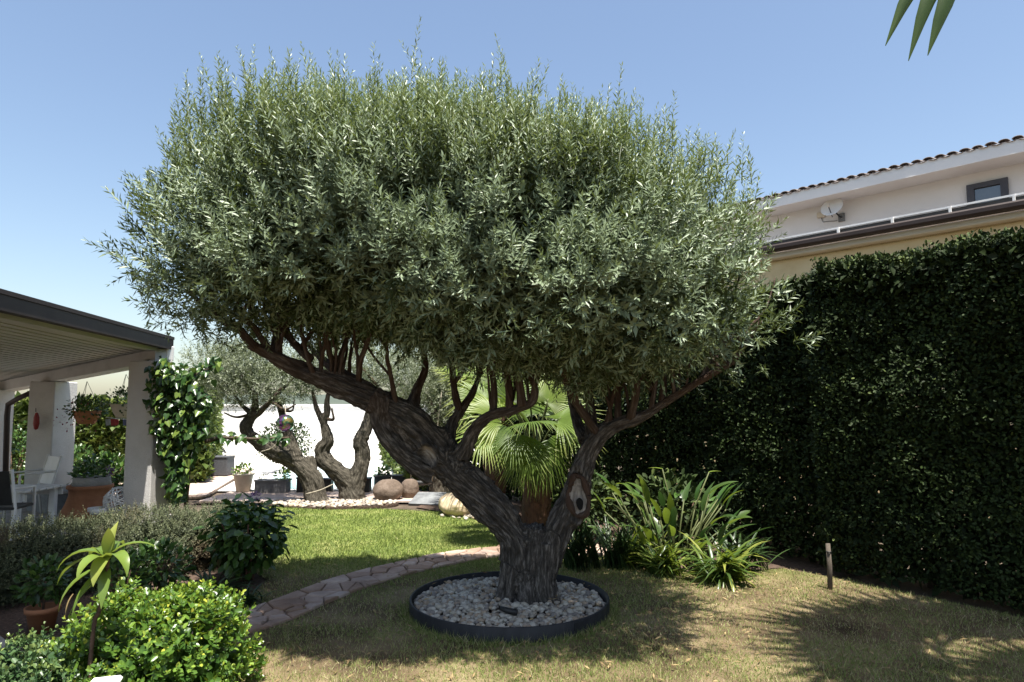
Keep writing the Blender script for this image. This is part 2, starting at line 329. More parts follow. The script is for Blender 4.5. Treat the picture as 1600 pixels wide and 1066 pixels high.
# leaf templates: (along, across, lift) and triangles
T_LANCE = (np.array([(0, 0, 0), (.48, -.5, .16), (1, 0, -.1), (.48, .5, .16)]), np.array([(0, 1, 2), (0, 2, 3)]))
T_OVAL = (np.array([(0, 0, 0), (.28, -.44, .12), (.74, -.42, .12), (1, 0, -.05), (.74, .42, .12), (.28, .44, .12)]), np.array([(0, 1, 2), (0, 2, 3), (0, 3, 4), (0, 4, 5)]))
T_HEART = (np.array([(0, 0, 0), (-.08, -.3, .1), (.2, -.52, .16), (.62, -.34, .1), (1, 0, -.12), (.62, .34, .1), (.2, .52, .16), (-.08, .3, .1)]), np.array([(0, 1, 2), (0, 2, 3), (0, 3, 4), (0, 4, 5), (0, 5, 6), (0, 6, 7)]))
T_BLADE = (np.array([(0, -.5, 0), (0, .5, 0), (1, 0, 0)]), np.array([(0, 1, 2)]))
def leaves(name, pos, ax, nr, Ln, Wd, var, tpl, mat, parent=None, kind=None, extra=None):
    u, v, w = tpl[0].T; ax = nrmz(ax); sd = nrmz(np.cross(ax, nr)); n2 = np.cross(sd, ax)
    Ln = np.broadcast_to(Ln, (len(pos),)); Wd = np.broadcast_to(Wd, (len(pos),))
    V = pos[:, None] + ax[:, None] * (Ln[:, None] * u)[..., None] + sd[:, None] * (Wd[:, None] * v)[..., None] + n2[:, None] * (Wd[:, None] * w)[..., None]
    k = len(u); T = (np.arange(len(pos))[:, None, None] * k + tpl[1][None]).reshape(-1, 3); vv = np.repeat(np.broadcast_to(var, (len(pos),)), k)
    V = V.reshape(-1, 3)
    if extra is not None:
        T = np.concatenate([T, extra[1] + len(V)]); V = np.concatenate([V, extra[0]]); vv = np.concatenate([vv, np.full(len(extra[0]), .25)])
    me = npmesh(name, V, T, attrs={'var': vv})
    return link(name, me, mat, parent, kind)
def shoots(base, d, length, step, leafL, leafW, open_=.75, var0=.3, var1=.8, curve=.15):
    """leafy shoots: opposite pairs of leaves along each twig -> arrays for leaves() and thin stems"""
    n = len(base); P = []; A = []; Nn = []; LL = []; VV = []
    sv = []; st = []
    h = nrmz(np.cross(d, rdir(n))); g = np.cross(d, h); bend = rdir(n) * curve
    m = np.maximum(2, (length / step).astype(int)); M_ = m.max(); rv = rng.random(n)
    for k in range(M_ + 1):
        on = np.where(k <= m)[0]
        if not len(on): break
        t = (k / np.maximum(m[on], 1)); s = t * length[on]
        c = base[on] + d[on] * s[:, None] + bend[on] * (s * t)[:, None]
        an = k * 1.45 + rv[on] * 6.28
        sd = h[on] * np.cos(an)[:, None] + g[on] * np.sin(an)[:, None]
        for sg in (1, -1):
            j = rng.normal(size=(len(on), 3)) * .18; oo = (open_ * (1.1 - .55 * t))[:, None]
            ax = nrmz(d[on] * (1 - .5 * oo) + sd * sg * oo + j)
            P.append(c); A.append(ax); Nn.append(nrmz(d[on] - ax * .6 + rng.normal(size=(len(on), 3)) * .25))
            LL.append(leafL * (1.05 - .5 * t ** 2) * rng.uniform(.75, 1.2, len(on)))
            VV.append(np.clip(var0 + (var1 - var0) * t + rng.normal(size=len(on)) * .13 + (rv[on] - .5) * .25, 0, 1))
    e = base + d * length[:, None] + bend * length[:, None]; r = .0028
    a3 = [h * r, (-.5 * h + .866 * g) * r, (-.5 * h - .866 * g) * r]
    SV = np.stack([base + a3[0], base + a3[1], base + a3[2], e], 1).reshape(-1, 3)
    ST = (np.arange(n)[:, None, None] * 4 + np.array([(0, 1, 3), (1, 2, 3), (2, 0, 3)])[None]).reshape(-1, 3)
    L_ = np.concatenate(LL)
    return np.concatenate(P), np.concatenate(A), np.concatenate(Nn), L_, L_ * leafW, np.concatenate(VV), (SV, ST)
def ellip_pts(n, c, r, p=2.0, u0=.7, u1=1.0, lump=.1, ls=2.0, seed=0):
    d = rdir(int(n * 2.2)); rr = (np.abs(d / np.array(r)) ** p).sum(1) ** (-1 / p)
    keep = rng.random(len(d)) < np.clip((rr / np.max(r)) ** 1.4 + .12, 0, 1); d = d[keep][:n]; rr = rr[keep][:n]
    rr = rr * (1 + lump * fbm(d * ls, seed)); q = d * rr[:, None]
    nn = nrmz(np.sign(q) * np.abs(q / np.array(r)) ** (p - 1) / np.array(r))
    u = rng.uniform(u0 ** 2, u1 ** 2, len(d)) ** .5
    return np.array(c) + q * u[:, None], nn, u
def strap(base, az, length, width, lift, droop, seg=7, fold=.18, twist=0.0, tip=1.0, shape=None):
    """one long curved leaf: returns verts, tris, t-values"""
    V = []; dirh = np.array([math.cos(az), math.sin(az), 0]); sd = np.array([-math.sin(az), math.cos(az), 0]); p = np.array(base, float); el = lift; tv = []
    for i in range(seg + 1):
        t = i / seg
        w = width * ((math.sin(math.pi * min(1, .12 + .88 * t) ** .75) if shape is None else shape(t)) if i < seg else 0.02 / max(1, tip))
        dd = dirh * math.cos(el) + np.array([0, 0, 1]) * math.sin(el); up = -dirh * math.sin(el) + np.array([0, 0, 1]) * math.cos(el)
        s2 = sd * math.cos(twist * t) + up * math.sin(twist * t)
        V += [p - s2 * w / 2 + up * w * fold, p.copy(), p + s2 * w / 2 + up * w * fold]; tv += [t] * 3
        p = p + dd * length / seg; el -= droop / seg
    T = []
    for i in range(seg):
        a = i * 3; b = a + 3
        T += [(a, a + 1, b + 1), (a, b + 1, b), (a + 1, a + 2, b + 2), (a + 1, b + 2, b + 1)]
    return np.array(V), np.array(T), np.array(tv)
def strap_obj(name, mat, parent, base, az, length, width, lift, droop, var=None, **kw):
    V, T, tv = strap(base, az, length, width, lift, droop, **kw); v0 = rng.random() if var is None else var
    me = npmesh(name, V, T, smooth=True, attrs={'var': np.clip(v0 + .15 * (tv - .5), 0, 1)})
    return link(name, me, mat, parent)

# ================================================================== SETTING
def sheet(name, poly, z, mat, kind='structure', sub=0):
    me = bpy.data.meshes.new(name); me.from_pydata([(p[0], p[1], z) for p in poly], [], [tuple(range(len(poly)))]); me.update()
    return link(name, me, mat, None, kind)
sheet('ground', [(-150, -60), (150, -60), (150, 240), (-150, 240)], -.03, M['soil'])
RC = Vector((-.02, 5.42, 0)); RR = .79          # the steel ring round the old olive
hed = Vector((-.565, .825, 0)).normalized(); hn = Vector((-hed.y, hed.x, 0)) * 1.0   # hedge direction, normal to the garden
H0 = Vector((4.0, 5.1, 0))
LAWN = [(-1.2, -1.0), (6.6, -1.0), (H0 - hed * 3).xy[:], (H0 + hed * 1.5).xy[:], (2.75, 6.75), (1.7, 6.6), (1.2, 7.2), (.9, 8.2), (-.3, 9.3), (-1.0, 10.4), (-2.1, 10.75), (-3.0, 10.65), (-3.9, 10.95), (-4.5, 11.0), (-4.3, 9.0), (-3.3, 7.6), (-2.3, 6.3), (-2.25, 5.2), (-1.75, 4.2), (-1.5, 3.4), (-1.3, 1.5)]
sheet('lawn', LAWN, 0.0, M['turf'])
sheet('planting_bed', [(-9, 3.0), (-1.45, 3.0), (-1.75, 4.2), (-2.25, 5.2), (-2.3, 6.3), (-3.3, 7.6), (-4.3, 9.0), (-4.4, 9.8), (-9, 9.8)], -.006, M['mulch'])
sheet('border_bed', [(1.95, 6.5), (1.2, 7.2), (.9, 8.2), (-.3, 9.3), (-1.0, 10.4), (-1.6, 11.0), (-1.2, 12.6), (2.5, 10), (4.2, 7.4), (3.3, 6.5)], -.008, M['mulch'])

# path: crazy paving, every stone its own piece
PC = catmull([(-3.0, 3.9), gnd(380, 977).xy[:], gnd(475, 940).xy[:], gnd(560, 909).xy[:], gnd(655, 884).xy[:], gnd(780, 863).xy[:], (.75, 7.5), (1.75, 7.9), (2.6, 8.2)], 12)
PW = .46
seg = np.linalg.norm(np.diff(PC, axis=0), axis=1); PS = np.concatenate([[0], np.cumsum(seg)])
def path_xy(s, t):
    x = np.interp(s, PS, PC[:, 0]); y = np.interp(s, PS, PC[:, 1]); e = .03
    dx = np.interp(s + e, PS, PC[:, 0]) - np.interp(s - e, PS, PC[:, 0]); dy = np.interp(s + e, PS, PC[:, 1]) - np.interp(s - e, PS, PC[:, 1]); l = math.hypot(dx, dy) or 1
    return (x - dy / l * t, y + dx / l * t)
pb = MB(); nn = 50
strip = [path_xy(PS[-1] * i / nn, -PW / 2) for i in range(nn + 1)] + [path_xy(PS[-1] * i / nn, PW / 2) for i in range(nn, -1, -1)]
path = sheet('path', strip, .004, M['joint'])
def clip(poly, a, b):   # keep the side nearer to a than to b
    mx, my = (a[0] + b[0]) / 2, (a[1] + b[1]) / 2; nx, ny = b[0] - a[0], b[1] - a[1]; out = []
    for i in range(len(poly)):
        p, q = poly[i], poly[(i + 1) % len(poly)]; dp = (p[0] - mx) * nx + (p[1] - my) * ny; dq = (q[0] - mx) * nx + (q[1] - my) * ny
        if dp <= 0: out.append(p)
        if dp * dq < 0: t = dp / (dp - dq); out.append((p[0] + (q[0] - p[0]) * t, p[1] + (q[1] - p[1]) * t))
    return out
seeds = []
s = .1
while s < PS[-1] - .05:
    for t in (-.17, -.055, .055, .17): seeds.append((s + random.uniform(-.15, .15) + (.1 if t in (-.055, .17) else 0), t + random.uniform(-.06, .06))) if random.random() < .80 else None
    s += .155
for a in seeds:
    poly = [(max(0, a[0] - .5), -PW / 2), (min(PS[-1], a[0] + .5), -PW / 2), (min(PS[-1], a[0] + .5), PW / 2), (max(0, a[0] - .5), PW / 2)]
    for b in seeds:
        if b is not a and abs(b[0] - a[0]) < .9: poly = clip(poly, a, b)
    if len(poly) < 3: continue
    cx = sum(p[0] for p in poly) / len(poly); cy = sum(p[1] for p in poly) / len(poly)
    def shr(m): return [path_xy(cx + (p[0] - cx) * (1 - m / max(.05, math.hypot(p[0] - cx, p[1] - cy))), cy + (p[1] - cy) * (1 - m / max(.05, math.hypot(p[0] - cx, p[1] - cy)))) for p in poly]
    h = .022 + random.uniform(0, .012); n = len(poly); tx, ty = random.uniform(-.012, .012), random.uniform(-.012, .012)
    lo, mi, hi = shr(.007), shr(.009), shr(.022)
    v = [(p[0], p[1], .003) for p in lo] + [(p[0], p[1], h - .008) for p in mi] + [(p[0], p[1], h + tx * (p[0] - lo[0][0]) + ty * (p[1] - lo[0][1])) for p in hi]
    f = [(r * n + i, r * n + (i + 1) % n, (r + 1) * n + (i + 1) % n, (r + 1) * n + i) for r in (0, 1) for i in range(n)] + [tuple(range(2 * n, 3 * n))]
    MB().add(v, f).obj('flagstone', M['flag'], path)

# terrace, slab at the corner, pool area
sheet('terrace', [(-14, 5.0), (-5.6, 5.0), (-4.75, 8.2), (-4.75, 9.6), (-8.4, 13), (-14, 13)], .05, M['concrete'])
sl = thing('paving_slab', 'pale concrete paving slab at the lower left corner beside the dark bed', 'paving', (-3.9, 4.3, 0))
MB().prism([(-5.4, 3.4), (-3.95, 3.4), (-3.25, 4.38), (-3.98, 5.0), (-5.4, 5.6)], -.02, .075).obj('slab', M['concrete'], sl)
MB().prism([(-3.95, 3.38), (-3.87, 3.38), (-3.17, 4.38), (-3.25, 4.385)], -.02, .085).obj('edging', M['concrete'], sl)
pv = Vector((-.25, 1)).normalized()
PN0, PN1 = Vector((-5.0, 13.0)), Vector((-2.5, 13.0))
def pq(s, t): q = PN0 + (PN1 - PN0) * s + pv * t; return (q.x, q.y)
deck_poly = [(-9.6, 11.9), (-1.0, 11.9), (-.6, 22.6), (-12, 22.6)]
sheet('pool_terrace', [(-5.7, 13.0), (-.4, 12.6), (-.4, 22.6), (-12, 22.6), (-6.7, 13.0)], .012, M['paving'])
MB().prism([pq(-.05, -.15), pq(1.05, -.15), pq(1.05, 5.0), pq(-.05, 5.0)], .0, .05).obj('pool_coping', M['paving'], None, 'structure')
sheet('pool_water', [pq(0, 0), pq(1, 0), pq(1, 4.75), pq(0, 4.75)], .056, M['water'])
deck = MB().prism([(-8.6, 12.0), (-5.55, 12.0), (-6.9, 17.8), (-10.2, 17.8)], -.01, .02).obj('pool_deck', M['soil'], None, 'structure')
for k in range(20):
    x0 = -8.55 + k * .15; a = Vector((x0 + .07, 12.02)); b = a + pv * 5.7
    MB().bar((a.x, a.y, .04), (b.x, b.y, .04), .14, .03).obj('plank', M['plank'], deck)
walk = sheet('pool_walk', [(-5.5, 11.35), (-1.2, 11.55), (-1.2, 12.75), (-5.5, 12.75)], .002, M['soil'])
for k in range(9):
    y = 11.5 + k * .14
    for x0, x1 in ((-5.4, -3.45), (-3.43, -1.3)): MB().bar((x0, y, .022), (x1, y, .022), .132, .03).obj('plank', M['plank'], walk)

hv = []; hf = []
for i in range(61):
    a_ = -1.25 + 2.5 * i / 60; h_ = 3.2 + 3.0 * float(fbm(np.array([[i * .13, 2.2, 0.]]), 91)[0]) + .5 * float(vnoise(np.array([i * .9, 0, 3.])))
    for (rr_, zz_) in ((150, -.5), (165, max(1.5, h_ * .75)), (185, max(2, h_ * 1.35)), (235, -.5)): hv.append((rr_ * math.sin(a_), rr_ * math.cos(a_), zz_))
for i in range(60):
    for k in range(3): hf.append((i * 4 + k, i * 4 + k + 1, i * 4 + k + 5, i * 4 + k + 4))
MB().add(hv, hf).obj('hills', surf('far_hillside', [(.3, (.05, .065, .05)), (.7, (.085, .10, .075))], .05, .95, 0), None, 'structure', smooth=True)
gw = thing('garden_wall', 'long white rendered garden wall behind the pool', 'wall', (-5, 22, 0))
MB().box((-5.2, 22.1, .86), (14.5, .2, 1.72)).obj('wall', M['wall_w'], gw)
MB().box((-5.2, 22.09, 1.75), (14.6, .28, .06), bev=.01).obj('coping', M['wall_w'], gw)
MB().box((-5.2, 21.9, .07), (14.4, .3, .14), bev=.01).obj('plinth', M['paving'], gw)

# ================================================================== TREES
def limb_mesh(name, limbs, voxel, mat, parent, furrow=.02, gnarl=.05, scars=(), slim=.95):
    C = []; Tn = []; Nn = []; Bn = []; Rr = []; S = []; mb = MB()
    for pts in limbs:
        A = catmull(pts, 7); c = A[:, :3]; r = np.maximum(A[:, 3] * slim, .008); T, N_, B_ = frames(c)
        mb.tube(c, r, 14); C.append(c); Tn.append(T); Nn.append(N_); Bn.append(B_); Rr.append(r)
        S.append(np.concatenate([[0], np.cumsum(np.linalg.norm(np.diff(c, axis=0), axis=1))]) + len(S) * 3.7)
    for c, r, T in zip(C, Rr, Tn):                # burls and pruning stubs swelling out of the limbs
        for i in range(3, len(c) - 3, 4):
            if r[i] < voxel * 6 or random.random() < .35: continue
            dv = np.cross(T[i], rdir(1)[0]); dv /= np.linalg.norm(dv); q = r[i] * random.uniform(.25, .42)
            p0 = c[i] + dv * r[i] * .55; mb.tube([p0, p0 + dv * q * .6, p0 + dv * q * 1.15 + np.array([0, 0, q * .2])], [q * 1.1, q, q * .55], 10)
    me = bpy.data.meshes.new('tmp'); me.from_pydata(mb.v, [], mb.f); me.update()
    o = bpy.data.objects.new('tmp', me); COL.objects.link(o)
    md = o.modifiers.new('r', 'REMESH'); md.mode = 'VOXEL'; md.voxel_size = voxel
    dg = bpy.context.evaluated_depsgraph_get(); em = bpy.data.meshes.new_from_object(o.evaluated_get(dg))
    bpy.data.objects.remove(o); bpy.data.meshes.remove(me)
    C = np.concatenate(C); Tn = np.concatenate(Tn); Nn = np.concatenate(Nn); Bn = np.concatenate(Bn); Rr = np.concatenate(Rr); S = np.concatenate(S)
    n = len(em.vertices); V = np.empty(n * 3, np.float32); em.vertices.foreach_get('co', V); V = V.reshape(-1, 3).astype(float)
    NV = np.empty(n * 3, np.float32); em.vertices.foreach_get('normal', NV); NV = NV.reshape(-1, 3)
    kd = kdtree.KDTree(len(C))
    for i, c in enumerate(C): kd.insert(c, i)
    kd.balance(); idx = np.array([kd.find(v)[1] for v in V])
    q = V - C[idx]; s = S[idx] + (q * Tn[idx]).sum(1); r = Rr[idx]; tw = s * .5
    x = (q * Nn[idx]).sum(1); y = (q * Bn[idx]).sum(1); x, y = x * np.cos(tw) - y * np.sin(tw), x * np.sin(tw) + y * np.cos(tw)
    bark = np.stack([x, y, s * .19], 1)
    big = np.minimum(1, r / .12)
    d = furrow * big * fbm(np.stack([x * 16, y * 16, s * 1.6], 1), 5) + furrow * .8 * big * (np.abs(fbm(np.stack([x * 38, y * 38, s * 6], 1), 9)) * 2 - .7) + furrow * .5 * big * fbm(np.stack([x * 70, y * 70, s * 16], 1), 13) + gnarl * r * 2 * fbm(V * 4.5, 3)
    d -= furrow * .9 * big * np.clip(1 - np.abs(fbm(np.stack([x * 11, y * 11, s * .8], 1), 21)) * 6, 0, 1)
    wood = np.zeros(n); dent = np.zeros(n); lip = np.zeros(n)
    for (p, a, b, depth) in scars:            # bare-wood hollows: point, axis (3d), half length, half width
        p = np.array(p); a = np.array(a) / np.linalg.norm(a); w = V - p; al = w @ a; pe = np.sqrt(np.maximum((w * w).sum(1) - al ** 2, 0)); e = np.sqrt((al / b[0]) ** 2 + (pe / b[1]) ** 2)
        e = e + .18 * fbm(V * 20, 4)
        wood = np.maximum(wood, np.clip((1.0 - e) * 4, 0, 1)); dent = np.maximum(dent, depth * np.clip(1.0 - e, 0, 1) ** .6); lip = np.maximum(lip, .03 * np.exp(-((e - 1.15) / .22) ** 2))
    V = V + NV * (d - dent + lip)[:, None]
    em.vertices.foreach_set('co', V.astype(np.float32).ravel()); em.update(); em.shade_smooth(); em.materials.clear(); em.materials.append(mat)
    em.attributes.new('bark', 'FLOAT_VECTOR', 'POINT').data.foreach_set('vector', bark.astype(np.float32).ravel())
    em.attributes.new('wood', 'FLOAT', 'POINT').data.foreach_set('value', wood.astype(np.float32))
    em.attributes.new('thin', 'FLOAT', 'POINT').data.foreach_set('value', np.clip(np.clip(1.7 - r / .08, 0, 1.4) * np.clip((V[:, 2] - 1.35) / .5, 0, 1), 0, 1.4).astype(np.float32))
    em.name = name
    return link(name, em, mat, parent)
def branch_obj(pts, parent, mat, n=7, gn=.10, name='branch'):
    A = catmull(pts, 6); c = A[:, :3].copy(); r = np.maximum(A[:, 3], .004); c += (fbm(c * 6, 2)[:, None] * nrmz(rng.normal(size=c.shape))) * .012
    r = r * (1 + gn * 2 * fbm(c * 14, 6)); V, F = tube(c, r, n); k = len(V); T, N_, B_ = frames(c)
    V = np.array(V); S = np.concatenate([[0], np.cumsum(np.linalg.norm(np.diff(c, axis=0), axis=1))])
    ii = np.repeat(np.arange(len(c)), n); q = V - c[ii]; bark = np.stack([(q * N_[ii]).sum(1), (q * B_[ii]).sum(1), S[ii] * .13 + rng.random() * 9], 1)
    me = bpy.data.meshes.new(name); me.from_pydata([tuple(v) for v in V], [], F); me.update(); me.shade_smooth()
    me.attributes.new('bark', 'FLOAT_VECTOR', 'POINT').data.foreach_set('vector', bark.astype(np.float32).ravel())
    me.attributes.new('thin', 'FLOAT', 'POINT').data.foreach_set('value', np.full(k, 1.25, np.float32))
    return link(name, me, mat, parent)
def L4(*a): return [(*at(px, py, d), r) for (px, py, d, r) in a]

tree = thing('olive_tree', 'big old olive with forked leaning trunk and wide grey-green crown in gravel ring', 'tree', (RC.x + .1, RC.y + .05, 0))
main_limbs = [
 L4((796, 990, 5.46, .22), (800, 940, 5.46, .18), (804, 885, 5.46, .165), (802, 840, 5.46, .17), (768, 793, 5.44, .19), (722, 748, 5.4, .195), (682, 704, 5.36, .195), (642, 660, 5.3, .185), (597, 632, 5.24, .16), (548, 610, 5.16, .135), (502, 592, 5.1, .11), (456, 573, 5.02, .085), (418, 552, 4.95, .062), (388, 538, 4.9, .04)),
 L4((846, 990, 5.42, .17), (843, 940, 5.42, .145), (853, 885, 5.42, .145), (872, 832, 5.42, .15), (893, 788, 5.41, .15), (906, 748, 5.38, .135), (918, 712, 5.35, .115), (936, 682, 5.3, .10), (966, 662, 5.25, .082), (1006, 649, 5.18, .068), (1046, 624, 5.1, .052), (1092, 596, 5.0, .042), (1142, 568, 4.9, .03)),
 L4((822, 1000, 5.50, .36), (823, 965, 5.50, .27), (824, 935, 5.50, .225), (828, 890, 5.50, .215), (834, 850, 5.48, .20), (838, 822, 5.46, .13)),
 L4((905, 985, 5.25, .05), (880, 965, 5.30, .09), (862, 940, 5.36, .10), (856, 900, 5.4, .08)), L4((742, 972, 5.35, .05), (768, 958, 5.38, .09), (788, 935, 5.42, .10), (796, 895, 5.44, .08)), L4((815, 1003, 5.05, .05), (818, 985, 5.16, .09), (820, 955, 5.28, .10), (822, 915, 5.38, .07)),
 L4((870, 1000, 5.32, .07), (858, 950, 5.33, .06), (852, 900, 5.33, .055), (856, 850, 5.33, .05)),
 L4((676, 740, 5.36, .13), (638, 716, 5.3, .115), (608, 686, 5.24, .10), (592, 658, 5.22, .09), (590, 628, 5.2, .08)),
 L4((700, 700, 5.4, .09), (704, 668, 5.5, .065), (718, 643, 5.6, .05), (738, 615, 5.7, .04), (750, 585, 5.8, .03)),
 L4((722, 712, 5.3, .10), (742, 672, 5.18, .075), (768, 649, 5.06, .06), (800, 641, 4.95, .052), (831, 628, 4.88, .042), (836, 603, 4.85, .032), (824, 585, 4.85, .026)),
 L4((640, 650, 5.35, .11), (650, 612, 5.45, .06), (664, 575, 5.55, .05), (660, 535, 5.6, .035)),
 L4((925, 700, 5.4, .10), (923, 645, 5.45, .06), (919, 590, 5.48, .05), (930, 558, 5.5, .045), (980, 530, 5.45, .035), (1020, 500, 5.4, .025)),
 L4((600, 630, 5.4, .12), (560, 600, 5.7, .08), (520, 575, 6.0, .06), (490, 550, 6.3, .04)),
 L4((915, 690, 5.5, .09), (900, 650, 5.8, .06), (890, 600, 6.1, .045), (900, 560, 6.3, .03)),
]
k1 = at(668, 716, 5.2); k2 = at(903, 776, 5.29)
limb_mesh('trunk', main_limbs, .0085, M['bark'], tree, furrow=.024, gnarl=.12, slim=.76,
          scars=[(k1, (.25, 0, -1), (.10, .075), .05), (k2, (-.08, 0, 1), (.21, .085), .12), (at(700, 672, 5.33), (.7, 0, -1), (.16, .035), .02)])
# hollow knot in the right limb: rolled bark lip, bare wood, black disc painting the hole's darkness
kc = at(904, 775, 5.30); kx = Vector((.98, -.12, .1)).normalized(); kz = Vector((-.10, -.10, 1)).normalized(); ky = kz.cross(kx).normalized()
def kp(a_, rx_, rz2, out): return kc + kx * (rx_ * math.cos(a_)) + kz * (rz2 * math.sin(a_)) - ky * out
def ell_disc(rx_, rz2, out, bulge):
    mb = MB(); v = [kc - ky * (out - bulge)]; f = []
    for r_ in (.5, 1.0):
        for i in range(20): a_ = i * math.pi / 10; v.append(kp(a_, rx_ * r_ * (1 + .10 * math.sin(3 * a_)), rz2 * r_, out - bulge * (1 - r_ * r_)))
    for i in range(20): j_ = (i + 1) % 20; f += [(0, 1 + i, 1 + j_), (1 + i, 21 + i, 21 + j_, 1 + j_)]
    mb.add(v, f); mb.sm = True; return mb
lipv = [kp(i * math.pi / 12, .078 * (1 + .12 * math.sin(2.3 * i)), .165 * (1 + .06 * math.sin(1.7 * i)), .0 + .014 * math.sin(i * 1.9)) for i in range(25)]; lipv[-1] = lipv[0]
knot = branch_obj([(*p, .024 + .008 * math.sin(i * 2.1)) for i, p in enumerate(lipv[::2])], tree, M['bark'], 8, name='knot_lip')
ell_disc(.070, .155, .012, .03).obj('bare_wood', surf('bare_wood', [(.3, (.12, .105, .09)), (.5, (.30, .27, .24)), (.7, (.52, .48, .43))], 14, .9, .8, stretch=(3, 3, .6)), knot)
kc = kc - kz * .06 + kx * .004; ell_disc(.028, .05, .021, .01).obj('hole', surf('hole_dark', [(.3, G(.006)), (.7, G(.012))], 9, 1, 0), knot)
TC = np.array([-.34, 5.05, 2.76]); TR = (2.2, 1.36, .87)
ups = [[(492, 590, 5.05), (484, 560, 5.0), (473, 522, 4.95), (478, 470, 4.9)], [(503, 598, 5.08), (496, 566, 5.05), (520, 520, 5.0), (534, 470, 5.0)], [(516, 600, 5.12), (528, 565, 5.15), (542, 525, 5.2), (540, 470, 5.2)],
       [(440, 566, 5.0), (420, 538, 4.95), (395, 512, 4.9), (350, 480, 4.85)], [(425, 560, 4.95), (432, 525, 5.1), (450, 490, 5.2), (430, 450, 5.2)], [(400, 545, 4.9), (375, 520, 4.85), (330, 495, 4.8), (290, 450, 4.8)],
       [(770, 648, 5.05), (773, 605, 5.05), (765, 555, 5.05), (762, 500, 5.1)], [(797, 641, 4.96), (789, 590, 4.97), (778, 530, 5.0), (786, 470, 5.0)], [(816, 634, 4.9), (808, 585, 4.9), (803, 530, 4.95), (815, 480, 5.0)], [(832, 600, 4.86), (838, 560, 4.8), (850, 520, 4.7), (860, 470, 4.6)],
       [(718, 643, 5.6), (714, 600, 5.6), (705, 545, 5.6), (712, 490, 5.6)], [(946, 676, 5.28), (951, 622, 5.25), (974, 572, 5.2), (1000, 532, 5.2), (1006, 480, 5.2)], [(1017, 645, 5.15), (1019, 592, 5.15), (1018, 540, 5.1), (1012, 480, 5.1)],
       [(1036, 628, 5.12), (1040, 582, 5.2), (1052, 540, 5.3), (1060, 480, 5.4)], [(966, 662, 5.25), (969, 610, 5.3), (964, 560, 5.3), (970, 500, 5.3)], [(1092, 596, 5.0), (1120, 560, 5.1), (1140, 520, 5.2), (1150, 470, 5.2)], [(1142, 568, 4.9), (1165, 545, 4.85), (1190, 500, 4.8)],
       [(560, 612, 5.2), (565, 575, 5.1), (580, 530, 4.9), (590, 480, 4.7)], [(620, 640, 5.25), (615, 590, 5.1), (600, 540, 4.9), (610, 490, 4.6)], [(985, 655, 5.2), (1000, 600, 5.0), (990, 550, 4.8), (1000, 500, 4.5)], [(935, 680, 5.3), (900, 630, 5.1), (880, 570, 4.9), (890, 500, 4.6)],
       [(490, 550, 6.3), (470, 520, 6.3), (440, 480, 6.3)], [(900, 560, 6.3), (920, 520, 6.3), (930, 470, 6.2)], [(750, 585, 5.8), (745, 540, 5.9), (735, 490, 6.0)], [(660, 535, 5.6), (650, 500, 5.7), (655, 450, 5.7)], [(1019, 610, 5.15), (1000, 575, 5.3), (985, 540, 5.5), (990, 490, 5.6)], [(484, 560, 5.0), (465, 540, 5.1), (440, 520, 5.2), (425, 480, 5.2)]]
for u_ in ups:
    r0 = random.uniform(.019, .034); n = len(u_)
    jj = [at(*p) + Vector(rdir(1)[0]) * .03 * (0 < i < n - 1) for i, p in enumerate(u_)]
    branch_obj([(*p, r0 * (1.15 - .65 * i / (n - 1))) for i, p in enumerate(jj)], tree, M['bark'])
    for f_ in range(2):                           # side forks reaching up into the foliage
        k = random.randint(1, n - 2) if n > 2 else 0; b0 = jj[k]; o1 = Vector((random.uniform(-.28, .28), random.uniform(-.35, .35), random.uniform(.28, .5)))
        branch_obj([(*b0, r0 * .6), (*(b0 + o1 * .45 + Vector(rdir(1)[0]) * .04), r0 * .5), (*(b0 + o1), r0 * .32), (*(b0 + o1 * 1.5 + Vector((0, 0, .1))), r0 * .2)], tree, M['bark'], 6)
for limb, k0, k1_ in ((0, 7, 13), (1, 6, 12), (9, 2, 6), (12, 1, 4), (13, 1, 4)):          # many thin water shoots
    L_ = main_limbs[limb]
    for f_ in range(9):
        k = random.uniform(k0, min(k1_, len(L_) - 1) - .01); i = int(k); b0 = Vector(L_[i][:3]).lerp(Vector(L_[i + 1][:3]), k - i); hgt = random.uniform(.45, .8); o1 = Vector((random.uniform(-.16, .16), random.uniform(-.25, .25), hgt)); r0 = random.uniform(.008, .016)
        branch_obj([(*b0, r0 * 1.3), (*(b0 + o1 * .35 + Vector(rdir(1)[0]) * .04), r0), (*(b0 + o1 * .7 + Vector(rdir(1)[0]) * .04), r0 * .8), (*(b0 + o1), r0 * .6)], tree, M['bark'], 6)
